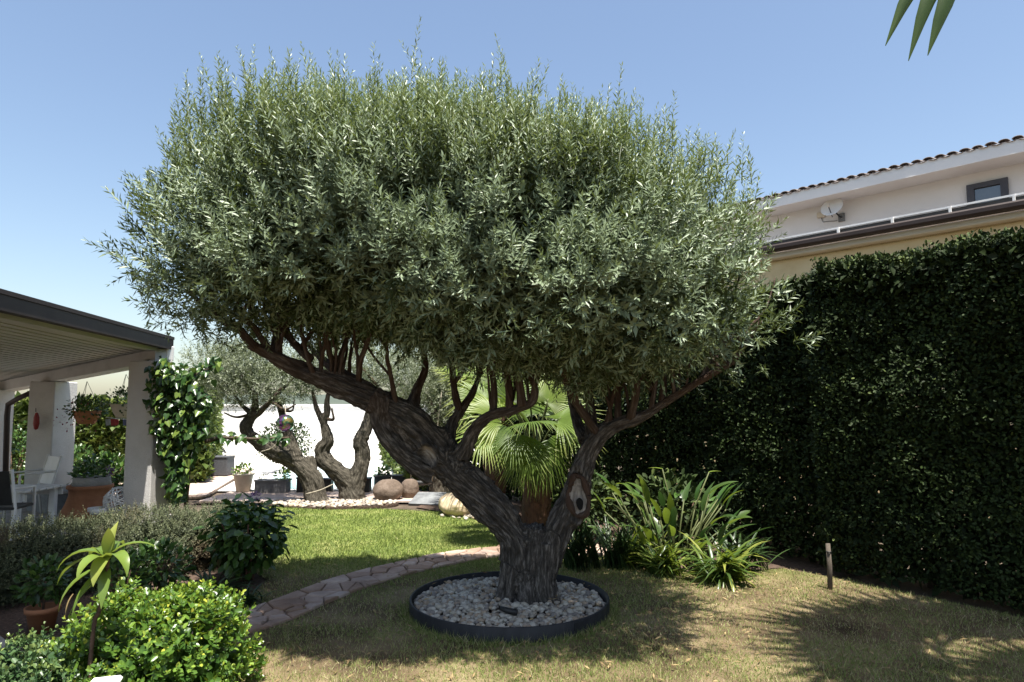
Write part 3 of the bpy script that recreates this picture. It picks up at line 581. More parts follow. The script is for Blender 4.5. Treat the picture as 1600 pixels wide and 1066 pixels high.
# dense shell of shoots
def crown_points(n, u0, u1, seed):
    """flattened cloud: rounded falling top, boxier underside with hanging lobes"""
    d = rdir(int(n * 2.4)); pw = np.where(d[:, 2] > 0, 3.0, 5.5)[:, None]; r_ = np.array(TR)
    rr = (np.abs(d / r_) ** pw).sum(1) ** (-1 / pw[:, 0])
    keep = rng.random(len(d)) < np.clip((rr / max(TR)) ** 1.4 + .12, 0, 1); d = d[keep][:n]; rr = rr[keep][:n]; pw = pw[keep][:n]
    p = d * (rr * (1 + np.where(d[:, 2] < 0, .09, .07) * fbm(d * 2.6, seed) + .04 * fbm(d * 7, 77)))[:, None]
    nn_ = nrmz(np.sign(p) * np.abs(p / r_) ** (pw - 1) / r_)
    u = rng.uniform(u0 ** 2, u1 ** 2, len(d)) ** .5; p = p * u[:, None]
    lo = p[:, 2] < 0; p[lo, 2] *= .77 + .34 * fbm(np.stack([p[lo, 0] * 2.3, p[lo, 1] * 2.3, p[lo, 0] * 0], 1), 66)
    p[:, 2] += np.where(~lo, -.10 * p[:, 0] - .05, -.09 * p[:, 0] - .07 * np.maximum(p[:, 0], 0) - .02)
    return p + TC, nn_, u
up = np.array([0, 0, 1.0])
P, N_, U = crown_points(15000, .78, 1.02, 11)
top = np.clip(N_[:, 2] * 1.3 + .1, 0, 1); left = np.clip((-P[:, 0] - 1.6) / 1.2, 0, 1)
gap = fbm(P * 3.1, 55) + .6 * fbm(P * 7.5, 56); keep = ~((U > .86) & (gap < -.10 - .25 * top - .5 * left)) & ~((U > .94) & (gap < .08 - .3 * top - .4 * left))     # open pockets between the sprays
keep &= (P[:, 0] > -2.72) & (P[:, 0] < 1.98)
P, N_, U, top, left = P[keep], N_[keep], U[keep], top[keep], left[keep]
D = nrmz(N_ * (.8 - .5 * top)[:, None] + up * (.38 + .75 * top + .75 * left)[:, None] + rng.normal(size=P.shape) * .2)
bot = N_[:, 2] < -.45; D[bot] = nrmz(N_[bot] * .45 + rng.normal(size=(bot.sum(), 3)) * .5 + up * .1)
ln = rng.uniform(.10, .20, len(P)) + top * rng.uniform(0, .24, len(P)) + left * rng.uniform(0, .05, len(P))
tall = (rng.random(len(P)) < .045) & (top > .5); ln[tall] += rng.uniform(.06, .22, tall.sum())
right = P[:, 0] > 1.1; ln[right] *= .72; ln[bot] *= .8
hi = top > .45                                  # long young shoots on top, short broad-leaved rosettes on the flanks, coloured darker to paint shade
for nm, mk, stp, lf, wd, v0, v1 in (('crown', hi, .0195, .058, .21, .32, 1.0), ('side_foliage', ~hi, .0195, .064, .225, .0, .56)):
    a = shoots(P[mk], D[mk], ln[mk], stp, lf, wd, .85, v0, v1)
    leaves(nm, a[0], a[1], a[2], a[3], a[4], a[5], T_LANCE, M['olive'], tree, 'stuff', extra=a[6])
P, N_, U = crown_points(7500, .40, .82, 12)
D = nrmz(N_ * .5 + up * .4 + rng.normal(size=P.shape) * .6)
a = shoots(P, D, rng.uniform(.2, .34, len(P)), .034, .085, .32, .85, .0, .12)  # inner leaves coloured very dark, painting the shade inside the crown
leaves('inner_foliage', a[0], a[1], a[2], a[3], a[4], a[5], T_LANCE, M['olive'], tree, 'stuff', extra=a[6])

# steel ring and pebbles
ring = thing('tree_ring', 'round charcoal steel edging ring on the lawn around the old olive', 'planter', RC)
mb = MB(); mb.lathe((RC.x, RC.y, 0), [(RR - .010, -.02), (RR - .010, .104), (RR - .004, .108), (RR + .005, .108), (RR + .010, .103), (RR + .010, -.02)], 96); mb.obj('band', M['dark_metal'], ring)
MB().box((RC.x + (RR + .012) * math.cos(-.9), RC.y + (RR + .012) * math.sin(-.9), .05), (.09, .008, .09), -.9 + math.pi / 2, bev=.002).obj('joint_plate', M['dark_metal'], ring)
import bmesh
def pebble_mesh(k, sub=1):
    bm = bmesh.new(); bmesh.ops.create_icosphere(bm, subdivisions=sub, radius=1)
    for v in bm.verts:
        c = Vector(v.co); n = float(fbm(np.array([[c.x * 1.1 + k * 7, c.y * 1.1, c.z * 1.1]]), k)[0]); v.co = c * (1 + .30 * n)
    me = bpy.data.meshes.new('pebble'); bm.to_mesh(me); bm.free(); me.shade_smooth(); return me
def pebmat(k, c):
    return surf('pebble_%d' % k, [(.3, tuple(x * .72 for x in c)), (.7, c)], 14, .75, .15)
PEB = []
for k, c in enumerate([(.46, .41, .33), (.36, .31, .25), (.56, .51, .42), (.40, .31, .22), (.26, .23, .20), (.50, .46, .39)]):
    me = pebble_mesh(k); me.materials.append(pebmat(k, c)); PEB.append(me)
gb = thing('gravel_bed', 'white and grey pebbles filling the steel ring under the old olive', 'gravel', RC)
sheet_o = MB(); sheet_o.prism([(RC.x + (RR - .02) * math.cos(i * math.pi / 24), RC.y + (RR - .02) * math.sin(i * math.pi / 24)) for i in range(48)], -.02, .045); sheet_o.obj('gravel_base', M['mulch'], gb)
def scatter_pebbles(parent, spots, scale, maxobj, zfun):
    spots = sorted(spots, key=lambda p: p[1]); rest_v = []; rest_f = []; mi = []
    for i, (x, y) in enumerate(spots):
        me = PEB[random.randrange(6)]; s = scale * random.choice((.6, .75, .9, 1.0, 1.25)) * random.uniform(.85, 1.1); sc = (s * random.uniform(.9, 1.35), s, s * random.uniform(.55, .85)); rot = Euler((random.uniform(-.5, .5), random.uniform(-.5, .5), random.uniform(0, 6.28)))
        loc = Vector((x, y, zfun(x, y) + random.uniform(-.006, .012)))
        if i < maxobj:
            o = link('pebble', me, None, parent); o.location = loc; o.rotation_euler = rot; o.scale = sc
        else:
            m = Matrix.LocRotScale(loc, rot, sc); k = len(rest_v); rest_v += [tuple(m @ v.co) for v in me.vertices]; rest_f += [tuple(j + k for j in p.vertices) for p in me.polygons]; mi += [PEB.index(me)] * len(me.polygons)
    me = bpy.data.meshes.new('pebbles'); me.from_pydata(rest_v, [], rest_f); me.update(); me.shade_smooth()
    for q in PEB: me.materials.append(q.materials[0])
    me.polygons.foreach_set('material_index', mi); link('pebbles', me, None, parent, 'stuff')
sp = []
g_ = .043
for i in range(-20, 21):
    for j in range(-20, 21):
        x = (i + (j % 2) * .5) * g_ + random.uniform(-.012, .012); y = j * g_ * .9 + random.uniform(-.012, .012); r = math.hypot(x, y)
        if r < RR - .035 and math.hypot(x - .13, y - .04) > .21: sp.append((RC.x + x, RC.y + y))
for k in range(420):
    r = (RR - .05) * math.sqrt(random.random()); a_ = random.uniform(0, 6.28); x, y = r * math.cos(a_), r * math.sin(a_)
    if math.hypot(x - .13, y - .04) > .22: sp.append((RC.x + x, RC.y + y))
scatter_pebbles(gb, sp, .026, 300, lambda x, y: .058 + .03 * (1 - math.hypot(x - RC.x, y - RC.y) / RR) + .012 * float(vnoise(np.array([x * 6, y * 6, 0.]))))
spot = thing('garden_spotlight', 'small black garden spotlight lying in the pebbles at the trunk foot', 'lamp', (RC.x + .0, 5.02, .10))
q = at(796, 962, 5.0); q.z = .115
MB().tube([q + Vector((-.07, .0, .015)), q + Vector((-.02, -.01, .0)), q + Vector((.06, -.02, -.015))], [.016, .021, .024], 12).obj('body', M['black'], spot)
MB().tube([q + Vector((-.01, 0, -.01)), q + Vector((-.01, .0, -.08))], .01, 8).obj('stake', M['black'], spot)

# ------------------------------------------------------------------ far olives
def far_crown(parent, clouds, n, leaf=.055, mat='olive_far'):
    PP = []; NN = []
    for (c, r) in clouds:
        k = int(n * r[0] * r[2]); p, nn_, u = ellip_pts(k, c, r, 2.2, .3, 1.0, .22, 2.5, int(abs(c[0]) * 10)); PP.append(p); NN.append(nn_)
    P = np.concatenate(PP); N_ = np.concatenate(NN); D = nrmz(N_ * .6 + up * .5 + rng.normal(size=P.shape) * .4)
    a = shoots(P, D, rng.uniform(.12, .26, len(P)), .035, leaf, .26, .8, .2, .8)
    leaves('crown', a[0], a[1], a[2], a[3], a[4], a[5], T_LANCE, M[mat], parent, 'stuff', extra=a[6])
def cl(px, py, d, rx, ry, rz): p = at(px, py, d); return (tuple(p), (rx, ry, rz))
fa = thing('olive_tree', 'gnarled pale olive leaning left beside the pool, glass ball hung in it', 'tree', at(492, 787, 11.5) * 1)
limb_mesh('trunk', [L4((497, 800, 11.5, .25), (492, 770, 11.5, .20), (484, 745, 11.5, .18), (460, 722, 11.5, .165), (432, 706, 11.5, .185), (405, 690, 11.5, .14), (390, 680, 11.5, .115), (384, 668, 11.5, .12), (392, 652, 11.5, .10), (398, 635, 11.5, .08), (398, 610, 11.5, .05)),
                    L4((482, 742, 11.55, .15), (484, 724, 11.6, .12), (482, 714, 11.6, .10)), L4((462, 715, 11.5, .14), (455, 692, 11.55, .11), (448, 670, 11.6, .09), (440, 645, 11.65, .07), (432, 615, 11.7, .05)),
                    L4((392, 655, 11.5, .07), (410, 640, 11.4, .06), (425, 625, 11.3, .045), (440, 605, 11.3, .03)), L4((398, 650, 11.5, .06), (380, 635, 11.6, .04), (365, 615, 11.7, .03))], .022, M['bark_far'], fa, .022, .10, scars=[(at(436, 712, 11.25), (1, 0, 0), (.12, .09), .05)])
for b in ([(400, 645, 11.5), (370, 652, 11.4), (350, 645, 11.3)], [(425, 628, 11.3), (445, 640, 11.2), (462, 632, 11.2)], [(438, 640, 11.6), (456, 642, 11.5), (460, 625, 11.5)], [(398, 620, 11.5), (385, 600, 11.4), (375, 580, 11.4)], [(432, 620, 11.7), (450, 600, 11.7), (470, 580, 11.7)]):
    branch_obj([(*at(*p), .03 - .01 * i) for i, p in enumerate(b)], fa, M['bark_far'], 6)
far_crown(fa, [cl(365, 598, 11.3, .62, .7, .40), (cl(425, 603, 11.5, .62, .7, .34)), cl(395, 570, 11.6, .9, .8, .36), cl(470, 590, 11.8, .55, .6, .34), cl(350, 575, 11.3, .7, .7, .4)], 2300)
fb = thing('olive_tree', 'gnarled olive with V-shaped twin trunk beside the pool', 'tree', at(545, 787, 11.7) * 1)
limb_mesh('trunk', [L4((549, 800, 11.7, .28), (549, 770, 11.7, .24), (542, 752, 11.7, .20), (524, 735, 11.7, .16), (508, 720, 11.7, .15), (503, 703, 11.7, .13), (512, 688, 11.7, .12), (508, 668, 11.7, .09), (502, 655, 11.7, .07), (494, 636, 11.7, .05), (488, 610, 11.7, .03)),
                    L4((553, 765, 11.72, .2), (563, 735, 11.75, .165), (567, 710, 11.8, .15), (563, 690, 11.8, .13), (572, 668, 11.85, .12), (580, 640, 11.9, .10), (590, 605, 11.9, .08)),
                    L4((505, 660, 11.7, .06), (511, 645, 11.7, .06), (511, 625, 11.7, .05), (518, 600, 11.7, .03))], .022, M['bark_far'], fb, .022, .10, scars=[(at(504, 697, 11.5), (.3, 0, 1), (.12, .07), .03)])
for b in ([(511, 655, 11.7), (521, 655, 11.6), (518, 638, 11.6)], [(580, 640, 11.9), (600, 620, 12), (625, 600, 12)], [(590, 605, 11.9), (575, 585, 11.8), (560, 570, 11.8)]):
    branch_obj([(*at(*p), .035 - .01 * i) for i, p in enumerate(b)], fb, M['bark_far'], 6)
far_crown(fb, [cl(560, 570, 12, .9, .8, .42), cl(630, 590, 12.2, .7, .8, .5), cl(500, 575, 12, .6, .7, .36)], 2600)
fc = thing('olive_tree', 'shaded olive with thin limbs behind the leaning trunk, next to the fan palms', 'tree', at(690, 770, 12.6) * 1)
limb_mesh('trunk', [L4((688, 785, 12.6, .22), (686, 740, 12.6, .17), (692, 700, 12.6, .14), (684, 660, 12.6, .10), (668, 620, 12.6, .06)), L4((692, 700, 12.6, .10), (706, 668, 12.6, .08), (716, 630, 12.6, .05), (722, 600, 12.6, .03))], .03, M['bark_far'], fc, .04, .1)
far_crown(fc, [cl(690, 620, 12.7, .85, .8, .55), cl(655, 650, 12.9, .5, .6, .4), cl(725, 640, 12.9, .5, .6, .45), cl(690, 570, 13, .9, .8, .5)], 1900)
gb2 = thing('gravel_bed', 'low bed of white pebbles under the two poolside olives', 'gravel', (-3.2, 11.3, 0))
MB().prism([(-3.05 + 1.12 * math.cos(i * math.pi / 18), 11.3 + .52 * math.sin(i * math.pi / 18)) for i in range(36)], -.02, .02).obj('gravel_base', M['mulch'], gb2)
sp = []
for k in range(520):
    r = math.sqrt(random.random()); a_ = random.uniform(0, 6.28); sp.append((-3.05 + 1.08 * r * math.cos(a_), 11.3 + .5 * r * math.sin(a_)))
scatter_pebbles(gb2, sp, .034, 40, lambda x, y: .03)
ball = thing('glass_ball', 'shiny iridescent glass ball hanging from the leaning olive by the pool', 'ornament', at(446, 661, 11.1))
bm = bmesh.new(); bmesh.ops.create_uvsphere(bm, u_segments=32, v_segments=20, radius=.145); me = bpy.data.meshes.new('globe'); bm.to_mesh(me); bm.free(); me.shade_smooth()
o = link('globe', me, M['ball'], ball); o.location = at(446, 661, 11.1)
MB().tube([at(446, 649, 11.1), at(446, 640, 11.15), at(444, 634, 11.25)], .008, 6).obj('cord', M['rope'], ball)
for k, (pp, lab) in enumerate([([(478, 772), (500, 766), (520, 757)], 'thin pale rope light wound round the foot of the leaning pool olive'), ([(408, 706), (425, 700), (432, 690), (425, 680)], 'thin pale rope light looped on the bent limb of the pool olive')]):
    tag(MB().tube(catmull([at(x, y, 11.18) for x, y in pp], 5), .009, 5).obj('rope_light', M['rope']), lab, 'light')

# ------------------------------------------------------------------ fan palms
def fan(name, parent, hub, direction, nrm, radius, mat, spread=150, nseg=38, fused=.5, droop=.35, pet_from=None, var=.5, wide=1.0):
    d = Vector(direction).normalized(); n = Vector(nrm); sd = d.cross(n).normalized(); n = sd.cross(d).normalized(); hub = Vector(hub)
    V = []; T = []; vv = []
    for i in range(nseg):
        a = R(-spread + 2 * spread * (i + .5) / nseg); da = R(spread / nseg) * 1.02; L = radius * (.80 + .2 * math.cos(a * .6)) * random.uniform(.9, 1.05)
        ds = d * math.cos(a) + sd * math.sin(a); ps = -d * math.sin(a) + sd * math.cos(a); k = len(V); dr = droop * random.uniform(.4, 2.0); sw = random.uniform(-.10, .10)
        if random.random() < .12: L *= random.uniform(.6, .85)
        def pt(t, w, lift):
            fall = Vector((0, 0, -1)) * dr * L * max(0, t - .45) ** 2
            return hub + ds * (L * t) + ps * (w + sw * L * max(0, t - fused)) + n * lift + fall - n * (.14 * L * t * t)
        rows = [(.03, .6), (fused * .55, 1), (fused, 1), (fused + (1 - fused) * .4, .72), (1.0, .05)]
        for (t, wf) in rows:
            w = math.tan(da) * L * min(t, fused) * wf * wide; pl = .38 * w
            V += [pt(t, -w, -pl), pt(t, 0, pl), pt(t, w, -pl)]; vv += [np.clip(var + .22 * (t - .5) + random.uniform(-.05, .05) + (.35 if t > .95 else 0), 0, 1)] * 3
        for r in range(len(rows) - 1):
            q = k + r * 3; T += [(q, q + 1, q + 4), (q, q + 4, q + 3), (q + 1, q + 2, q + 5), (q + 1, q + 5, q + 4)]
    o = link(name, npmesh(name, np.array([tuple(p) for p in V]), np.array(T), attrs={'var': np.array(vv)}), mat, parent)
    if pet_from is not None:
        pf = Vector(pet_from); mid = (pf + hub) / 2 + Vector((0, 0, .12 * (hub - pf).length))
        MB().tube(catmull([pf, mid, hub + d * .04], 5), np.linspace(.016, .008, 11), 5).obj('petiole', M['stem'], o)
    return o
def palm(name, label, base, height, lean, fronds, mat, trunk_r=.15, group=None):
    t = thing(name, label, 'palm tree', base, group); base = Vector(base); topp = base + Vector((lean[0], lean[1], height))
    mb = MB(); n = 12; pts = [base + (topp - base) * (i / n) for i in range(n + 1)]
    mb.tube(pts, [trunk_r * (1.25 - .3 * i / n + (.07 if i % 2 else 0)) for i in range(n + 1)], 14); mb.obj('trunk', M['palm_fibre'], t)
    fib = MB()
    for k in range(90):
        h = random.random() ** .7; a = random.uniform(0, 6.28); c = base + (topp - base) * h; dv = Vector((math.cos(a), math.sin(a), 0)); r = trunk_r * (1.2 - .3 * h)
        p0 = c + dv * r * .9; fib.bar(p0, p0 + dv * .05 + Vector((0, 0, random.uniform(.06, .14))), .035, .008, up=dv)
    fib.obj('leaf_bases', M['palm_fibre'], t, 'stuff')
    for f in fronds:
        fan('frond', t, f['hub'], f['dir'], f['n'], f['r'], mat, f.get('spread', 125), f.get('k', 38), f.get('fused', .5), f.get('droop', .35), topp - Vector((0, 0, .05)), f.get('var', .5))
    return t
b1 = gnd(838, 822); b1 = at(838, 812, 8.4); b1.z = 0
fr = []
for (hx, hy, hd, dx, dy, dz, nx, ny, nz, r, v) in [
    (790, 668, 7.9, -.55, -.25, .25, .1, -.8, .75, .78, .6), (765, 640, 8.1, -.75, .05, .75, .35, -.75, .6, .72, .55), (806, 640, 8.2, -.1, .1, 1, .05, -1, .3, .80, .6),
    (862, 640, 8.2, .55, .1, .9, -.25, -.9, .4, .85, .85), (880, 668, 8.0, .85, -.1, .55, -.3, -.5, .8, .80, .55), (858, 705, 7.75, .25, -.35, -.95, .55, -.85, .1, .62, .55),
    (828, 712, 7.75, -.35, -.4, -.8, -.35, -.85, .35, .60, .5), (765, 690, 7.8, -.6, -.3, -.15, .0, -.55, .85, .66, .75), (830, 610, 8.5, .1, .3, 1, 0, -1, .2, .8, .65), (900, 690, 8.2, 1, .1, -.1, .0, -.4, 1, .62, .6),
    (815, 655, 7.9, -.2, -.5, .5, -.1, -.6, .8, .6, .3), (838, 672, 7.7, .3, -.6, .1, .2, -.5, .9, .6, .35), (812, 690, 7.7, -.5, -.5, -.5, 0, -.6, .8, .6, .25), (780, 610, 8.5, -.5, .2, .9, .1, -.9, .3, .7, .6), (870, 625, 8.5, .7, .3, .8, -.2, -.9, .4, .7, .5),
    (826, 718, 8.1, -.15, -.25, -1, -.1, -1, .2, .62, .2), (850, 722, 8.1, .2, -.25, -1, .2, -1, .2, .6, .15), (838, 712, 8.0, 0, -.3, -1, 0, -1, .25, .6, .3),
    (850, 660, 8.9, .3, .9, .5, 0, -.4, 1, .8, .5), (800, 690, 8.8, -.6, .8, .2, 0, .2, 1, .7, .4)]:
    fr.append(dict(hub=at(hx - 8, hy - 12, hd), dir=(dx, dy, dz), n=(nx, ny, nz), r=r * .76, var=v * random.uniform(.45, 1.15), spread=random.uniform(95, 120), k=40, fused=random.uniform(.4, .55), droop=random.uniform(.3, .8)))
palm('fan_palm', 'sunlit yellow-green fan palm with fibrous red trunk behind the olive fork', b1, 1.0, (0, -.1), fr, M['palm'], .16)
b2 = at(770, 790, 10.4); b2.z = 0; fr = []
for k in range(13):
    a = k * 2.4; e = .15 + .8 * ((k * .618) % 1); h = Vector((math.cos(a) * .45 * (1.1 - e), math.sin(a) * .45, 1.75 + .65 * e)) + b2
    fr.append(dict(hub=h, dir=(math.cos(a), math.sin(a), e * 1.3 - .2), n=(-math.cos(a) * .5, -math.sin(a) * .5 - .3, 1), r=.75, var=.55))
palm('fan_palm', 'taller fan palm farther back, its fronds rising behind the sunlit one', b2, 1.6, (.1, 0), fr, M['palm'], .15)
# the palm beside the photographer: its shade falls on the lawn, one frond hangs into view
b3 = Vector((4.4, 2.7, 0)); fr = []
for k in range(26):
    a = k * 2.39996 + .3; e = ((k * .618) % 1); q_ = .35 + 1.15 * ((k * .755) % 1); h = b3 + Vector((math.cos(a) * q_, math.sin(a) * q_, 5.3 + .9 * e))
    fr.append(dict(hub=h, dir=(math.cos(a), math.sin(a), e * .9 - .15), n=(-math.cos(a) * .3, -math.sin(a) * .3, 1), r=.95, var=.4, droop=.3, k=24))
pal = palm('fan_palm', 'palm beside the camera, dark frond tips hanging at the top right corner', b3, 5.0, (0, 0), fr, M['palm_dark'], .2)
# hanging frond: hub out of frame, tips in view
b4 = Vector((-3.45, 3.0, 0)); fr = []  # unseen palm, added to shade the slab and the left bed
for k in range(24):
    a = k * 2.39996 + 1.1; e = ((k * .618) % 1); q_ = .25 + .75 * ((k * .755) % 1); h = b4 + Vector((math.cos(a) * q_, math.sin(a) * q_, 6.0 + .7 * e))
    fr.append(dict(hub=h, dir=(math.cos(a), math.sin(a), e * .9 - .15), n=(-math.cos(a) * .3, -math.sin(a) * .3, 1), r=.85, var=.4, droop=.3, k=24))
palm('fan_palm', 'unseen tall palm beyond the left edge, added for striped shade on the slab', b4, 5.8, (0, 0), fr, M['palm_dark'], .18)
hub = at(1560, -150, 2.35)
fan('frond', pal, hub, at(1385, 40, 2.3) - hub, Vector((.5, -.6, .6)), .53, M['palm_dark'], 16, 3, .76, .8, b3 + Vector((0, 0, 5.0)), .1, .80)
MB()

# ------------------------------------------------------------------ hedges
def hedge(name, label, a, b, height, thick, n_out, n_in, leaf, mat, mats='hedge', back=True, z0=.1, stems=10, lumpy=.15, var=(.1, .75)):
    a, b = Vector(a), Vector(b); t = thing(name, label, 'hedge', ((a + b) / 2).to_tuple()); e = (b - a); Lh = e.length; e.normalize(); n = Vector((-e.y, e.x, 0))
    if n.dot(Vector((0, 0, 0)) - (a + b) / 2) < 0: n = -n
    def pts(k, u0, u1):
        q = rng.random(k * 3); s = q * Lh; pos = np.array(a) + np.outer(s, np.array(e)); dist = np.linalg.norm(pos, axis=1)
        keep = rng.random(len(s)) < (dist.min() / dist) ** 1.3; s = s[keep][:k]; k = len(s)
        face = rng.random(k); pr = [.58, .74, .93] if back else [.72, .92, .92]
        fr = face < pr[0]; tp = (face >= pr[0]) & (face < pr[1]); bk = (face >= pr[1]) | ((face >= pr[1]) & ~tp); en = face > .955
        dep = rng.uniform(u0, u1, k) * thick * .5; z = z0 + rng.random(k) ** .9 * (height - z0)
        w = np.where(fr, dep, np.where(tp, rng.uniform(-.5, .5, k) * thick, -dep)); z = np.where(tp, height - (thick * .5 - dep) * .9, z)
        s = np.where(en, np.where(rng.random(k) < .5, rng.uniform(0, .12, k), Lh - rng.uniform(0, .12, k)), s); w = np.where(en, rng.uniform(-.5, .5, k) * thick, w)
        P = np.array(a) + np.outer(s, np.array(e)) + np.outer(w, np.array(n)); P[:, 2] = z
        nn_ = np.where(tp[:, None], up, np.where(fr[:, None], np.array(n), -np.array(n))); nn_ = np.where(en[:, None], np.array(e) * np.where(s < Lh / 2, -1, 1)[:, None], nn_)
        lm = fbm(P * 1.7, 31) * lumpy + fbm(P * 5, 32) * lumpy * .5
        rd = np.clip((z - (height - .18)) / .18, 0, 1); P = P + nn_ * (lm - .09 * rd ** 2 * (~tp))[:, None]
        return P, nn_
    P, N_ = pts(n_out, .8, 1.06)
    ax = nrmz(N_ * .5 + up * .25 + rng.normal(size=P.shape) * .65); nr = nrmz(N_ + up * (.6 if mats == 'hedge' else 1.0) + rng.normal(size=P.shape) * .6)
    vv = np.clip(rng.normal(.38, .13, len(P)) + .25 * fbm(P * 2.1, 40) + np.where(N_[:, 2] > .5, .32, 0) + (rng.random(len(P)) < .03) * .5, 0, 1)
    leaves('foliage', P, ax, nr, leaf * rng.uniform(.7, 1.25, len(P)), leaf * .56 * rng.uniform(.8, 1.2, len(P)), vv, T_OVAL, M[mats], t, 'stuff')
    P, N_ = pts(n_in, .25, .8); k = len(P)
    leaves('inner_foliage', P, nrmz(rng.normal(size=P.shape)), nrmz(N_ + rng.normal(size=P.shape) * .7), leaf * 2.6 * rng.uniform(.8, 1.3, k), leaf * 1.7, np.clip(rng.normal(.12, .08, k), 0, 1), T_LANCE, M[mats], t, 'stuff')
    for i in range(stems):
        c = a + e * (Lh * (i + .5 + random.uniform(-.25, .25)) / stems); c.z = 0
        pts_ = [(c.x + random.uniform(-.06, .06), c.y + random.uniform(-.06, .06), z, .035 - .006 * z) for z in (-.03, .35, .9, height * .75)]
        branch_obj(pts_, t, M['bark_far'], 6, name='stem')
    return t
Ha = H0 - hed * 3.6; Hb = H0 + hed * 1.75
hb_off = Vector((hed.y, -hed.x, 0)) * .30
HW = Vector((hed.y, -hed.x, 0)) * .42
hedge('hedge', 'tall dark clipped hedge at right, its lit top below the neighbouring house', Ha + HW, Hb + HW, 3.05, .85, 82000, 64000, .037, None, 'hedge', z0=.06, stems=9)
hedge('hedge', 'deep shaded stretch of tall hedge behind the fan palms and strap plants', Hb + HW + hb_off * .9, H0 + hed * 10.6 + HW + hb_off, 3.0, .8, 48000, 50000, .041, None, 'hedge', z0=.05, stems=10)
hedge('hedge', 'yellow-green ivy hedge seen between the pergola pillars', (-13.5, 13.6, 0), (-7.6, 14.6, 0), 1.78, .6, 15000, 7000, .095, None, 'hedge_lit', back=False, stems=4)
hedge('hedge', 'narrow tall hedge running to the white wall behind the climbing vine', (-6.75, 14.0, 0), (-9.9, 21.6, 0), 2.3, .5, 9000, 7000, .085, None, 'hedge_lit', stems=4)
hedge('hedge', 'low clipped hedge along the far side of the pool paving', (-1.75, 12.9, 0), (-4.0, 21.5, 0), .75, .45, 8000, 4500, .07, None, 'hedge_lit', stems=4)
st = thing('wooden_stake', 'weathered grey wooden stake standing at the foot of the tall hedge', 'stake', gnd(1297, 921))
q = gnd(1297, 921); MB().tube([q + Vector((0, 0, -.03)), q + Vector((.004, 0, .2)), q + Vector((0, .01, .40))], [.022, .021, .019], 10).obj('post', M['wood'], st)
MB().tube([q + Vector((-.022, 0, .33)), q + Vector((0, -.024, .33)), q + Vector((.022, 0, .33))], .006, 5).obj('tie', M['black'], st)

# ================================================================== NEIGHBOUR'S HOUSE
he = Vector((-.70, .715, 0)).normalized(); hnn = Vector((-he.y, he.x, 0))
if hnn.y > 0: hnn = -hnn
HA = at(1425, 343, 10.0)
def hray(px, py, off):
    r = ray(px, py); o = Vector((0, 0, EYE)); pl = HA - hnn * off; s = (pl - o).dot(hnn) / r.dot(hnn); return o + r * s
def hs(p): return (p - HA).dot(he)
S0, S1 = -9.0, 5.5
house = thing('house', 'neighbouring house with cream eaves, ochre wall and tiled roof above the hedge', 'house', (HA.x, HA.y, 0))
def hbox(s0, s1, o0, o1, z0, z1, name, mat, parent=house, bev=0):
    c = HA + he * ((s0 + s1) / 2) - hnn * ((o0 + o1) / 2); c.z = (z0 + z1) / 2
    return MB().box(c, (s1 - s0, abs(o1 - o0), z1 - z0), math.atan2(he.y, he.x), bev).obj(name, mat, parent)
zg = HA.z
hp = 10.0 / FPX
zrt = hray(1425, 334, .05).z; zgb = hray(1425, 355, 0).z; zcb = hray(1425, 368, .12).z
hbox(S0, S1, .30, .5, 0, zcb, 'lower_wall', M['ochre'])
hbox(S0, S1, .12, .46, zcb, zgb, 'cornice', M['cornice'], bev=.015)
hbox(S0, S1, -.06, .12, zgb, zg - .005, 'gutter', M['brown_metal'], bev=.03)
hbox(S0, S1, .02, .05, zrt - .03, zrt, 'roof_rail', M['white'])
hbox(S0, S1, .3, 2.4, zg - .25, zg - .02, 'lower_roof', M['tile'])
hbox(S0, S1, .06, .12, zg - .03, zrt - .035, 'dark_gap_strip', M['black'])  # black strip painting the dark gap between rail and gutter
for px in (1309, 1394, 1485, 1586):
    s_ = hs(hray(px, 336, .0)); hbox(s_ - .015, s_ + .015, -.03, .035, zg - .03, zrt - .012, 'bracket', M['white'])
UO = 1.2                                   # upper storey set back; eaves overhang it
zrf = hray(1425, 254, UO).z; zfb = hray(1425, 276, UO).z; zwt = hray(1425, 285, UO + .6).z
hbox(S0, S1, UO + .6, UO + .8, zg - .3, zwt, 'upper_wall', M['render_w'])
hbox(S0, S1, UO + .03, UO + .8, zfb + .004, zwt + .12, 'soffit', M['render_w'])
hbox(S0, S1, UO, UO + .03, zfb, zrf - .03, 'fascia', M['render_w'])
hbox(S0, S1, UO + .02, UO + 4, zrf - .10, zrf - .04, 'roof_deck', M['tile'])
tp = .175; ntile = int((S1 - S0) / tp)
tv = []; tf = []; nn = 8
for o_ in (0, 1):
    for i in range(nn + 1):
        a = math.pi * i / nn; tv.append((math.cos(a) * .075 * (1 - .12 * o_), o_ * .45, math.sin(a) * .042 + o_ * .10)); 
    for i in range(nn + 1):
        a = math.pi * i / nn; tv.append((math.cos(a) * .062 * (1 - .12 * o_), o_ * .45, math.sin(a) * .030 + o_ * .10))
for i in range(nn):
    A_, B_ = i, i + 18; tf += [(A_, A_ + 1, B_ + 1, B_), (A_ + 9, B_ + 9, B_ + 10, A_ + 10), (A_, A_ + 9, A_ + 10, A_ + 1)]
tme = bpy.data.meshes.new('roof_tile'); tme.from_pydata(tv, [], tf); tme.update(); tme.shade_smooth(); tme.materials.append(M['tile'])
vme = bpy.data.meshes.new('channel_tile'); vme.from_pydata([(x, y, -z * .7 + .2 * y / .45 * .7 + (.0)) for (x, y, z) in tv], [], tf); vme.update(); vme.shade_smooth(); vme.materials.append(M['tile'])
rz = math.atan2(-hnn.y, -hnn.x) - math.pi / 2
